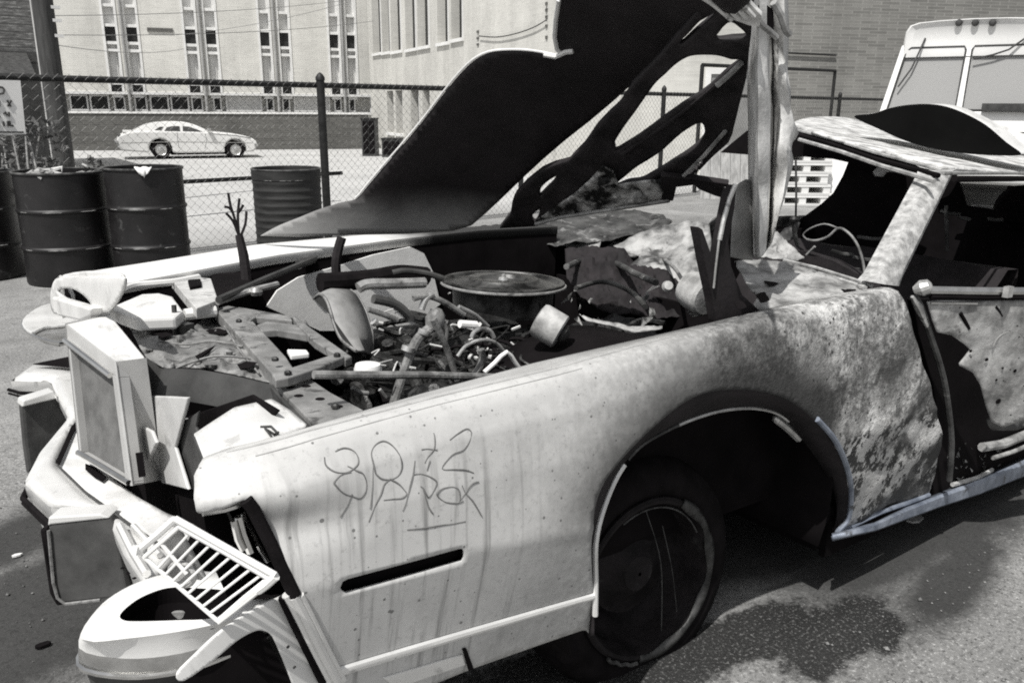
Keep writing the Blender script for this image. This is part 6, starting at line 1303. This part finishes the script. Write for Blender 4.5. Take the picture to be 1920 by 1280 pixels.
crumple('door_lower_lip', [(1846, 786), (1870, 776), (1900, 770), (1950, 752), (1950, 790), (1900, 806), (1860, 806)], -1.02, .01, M['char'], ax='Y', seed=5, res=4, parent=dr)
# rocker
mb = MB(); G = []
for x, yt, ya, yb in ((1560, 1001, 1004, 1012), (1640, 980, 985, 994), (1700, 950, 958, 972), (1760, 925, 934, 950), (1840, 893, 905, 924), (1960, 838, 852, 876), (2150, 745, 760, 788)): G.append([P('Y', -.93, x, yt), P('Y', -.955, x, (yt+ya)/2), P('Y', -.962, x, ya), P('Y', -.962, x, yb-2), P('Y', -.945, x, yb)])
mb.grid(G); rk = mb.build('rocker_panel', M['blue_steel'], car, smooth=True, solid=.006)
mb = MB(); mb.tube([P('Y', -.95, *p) for p in ((1842, 838), (1880, 832), (1960, 800))], .016, 8); mb.tube([P('Y', -.96, *p) for p in ((1862, 858), (1900, 846), (1960, 820))], .008, 8); mb.tube([P('Y', -.94, *p) for p in ((1786, 908), (1830, 896), (1860, 880))], .008, 6); mb.build('door_sill', M['pale_ash'], rk, smooth=True)
rnd = random.Random(4); mb = MB()
for k in range(50):
    x, y = rnd.uniform(1770, 1890), rnd.uniform(830, 915)
    if y > 915-(x-1770)*.55+25: continue
    q = P('Y', -.93, x, y); s_ = rnd.uniform(.004, .016); mb.add([q+np.array([rnd.uniform(-s_, s_) for _ in range(3)]) for _ in range(4)], [(0, 1, 2, 3), (0, 2, 1)])
build_each(mb, 'sill_debris', M['crumpled'], rk)
mb = MB(); mb.prism([(.58, -.90, .25), (3.6, -.90, .25), (3.6, -.70, .25), (.58, -.70, .25)], (0, 0, .05)); mb.prism([(.62, -.90, .14), (3.6, -.90, .14), (3.6, -.90, .30), (.62, -.90, .30)], (0, .02, 0)); mb.prism([(.60, -.88, .16), (3.6, -.88, .16), (3.6, .93, .16), (.60, .93, .16)], (0, 0, .13)); mb.prism([(.45, .90, .1), (3.6, .90, .1), (3.6, .90, .84), (.45, .90, .84)], (0, .02, 0)); mb.build('underbody', M['soot_plain'], car)

# scraps on the ground
def scrap(px, py, s_, label, mat, seed):
    q = P('Z', 0.004, px, py, False); rnd = random.Random(seed); mb = MB()
    mb.prism([(q[0]+s_*(1+.4*rnd.random())*math.cos(t), q[1]+.5*s_*(1+.4*rnd.random())*math.sin(t), q[2]) for t in np.linspace(0, 6.28, 8)[:-1]], (0, 0, .006))
    tag(mb.build('metal_scrap', mat), label, 'scrap', 'scraps on the asphalt')
scrap(1716, 974, .035, 'pale scrap on the sooty ground under the rocker', M['pale_ash'], 1)
scrap(32, 1042, .012, 'tiny white scrap on the ground before the bumper guard', M['white_clean'], 2)
scrap(80, 1210, .018, 'small black scrap on the ground left of the torn bumper end', M['soot_plain'], 3)

# ---- rear body, past the edge of the photograph
def qside(y, nm, m):
    arch = [(3.06+.40*math.cos(t), .34+.36*math.sin(t)) for t in np.linspace(math.pi, 0, 15)]
    out = [(2.16, .24), (2.6, .22)]+arch+[(3.6, .22), (4.45, .34), (4.58, .55), (4.55, .80), (4.3, .86), (3.4, .90), (2.16, .92)]
    q = sheet(out, lambda u, v: (u, y*(1-.10*max(0, (v-.62)/.3)**2-.04*max(0, (.5-v)/.3)), v), .03); return q.build(nm, m, car, smooth=True, solid=.006, angle=60)
qside(-1.0, 'quarter_panel', M['ash']); qside(.98, 'quarter_panel', M['ash'])
mb = MB(); mb.grid([[(x, y, .895-.03*max(0, x-4.0)+.02*(1-(y/.9)**2)) for y in np.linspace(-.90, .88, 10)] for x in np.linspace(3.15, 4.55, 10)]); mb.build('boot_lid', M['ash'], car, smooth=True, solid=.01)
mb = MB(); mb.prism([(4.55, -.92, .35), (4.55, .90, .35), (4.55, .90, .86), (4.55, -.92, .86)], (.02, 0, 0)); mb.build('tail_panel', M['ash'], car)
mb = MB(); mb.box((4.68, 0, .46), (.14, 1.9, .14)); mb.build('rear_bumper', M['chrome_dull'], car, bevel=.03)
for y in (-.80, .78):
    mb = MB(); s_ = -1 if y < 0 else 1; mb.lathe((3.06, y, .24), [(.2, -.1), (.30, -.1), (.32, -.05), (.32, .05), (.30, .1), (.2, .1)], 32, axis=(0, s_, 0)); wr = mb.build('wheel', M['rubber'], car, smooth=True)
    mb = MB(); mb.lathe((3.06, y, .24), [(.2, .09), (.17, .04), (.06, .06), (.01, .07)], 24, axis=(0, s_, 0)); mb.build('rim', M['chrome_dull'], wr, smooth=True)
mb = MB(); mb.prism([(2.24, -.74, .92), (3.0, -.80, .90), (2.85, -.70, 1.08), (2.26, -.66, 1.24)], (0, .03, 0)); mb.build('rear_pillar', M['ash'], car)
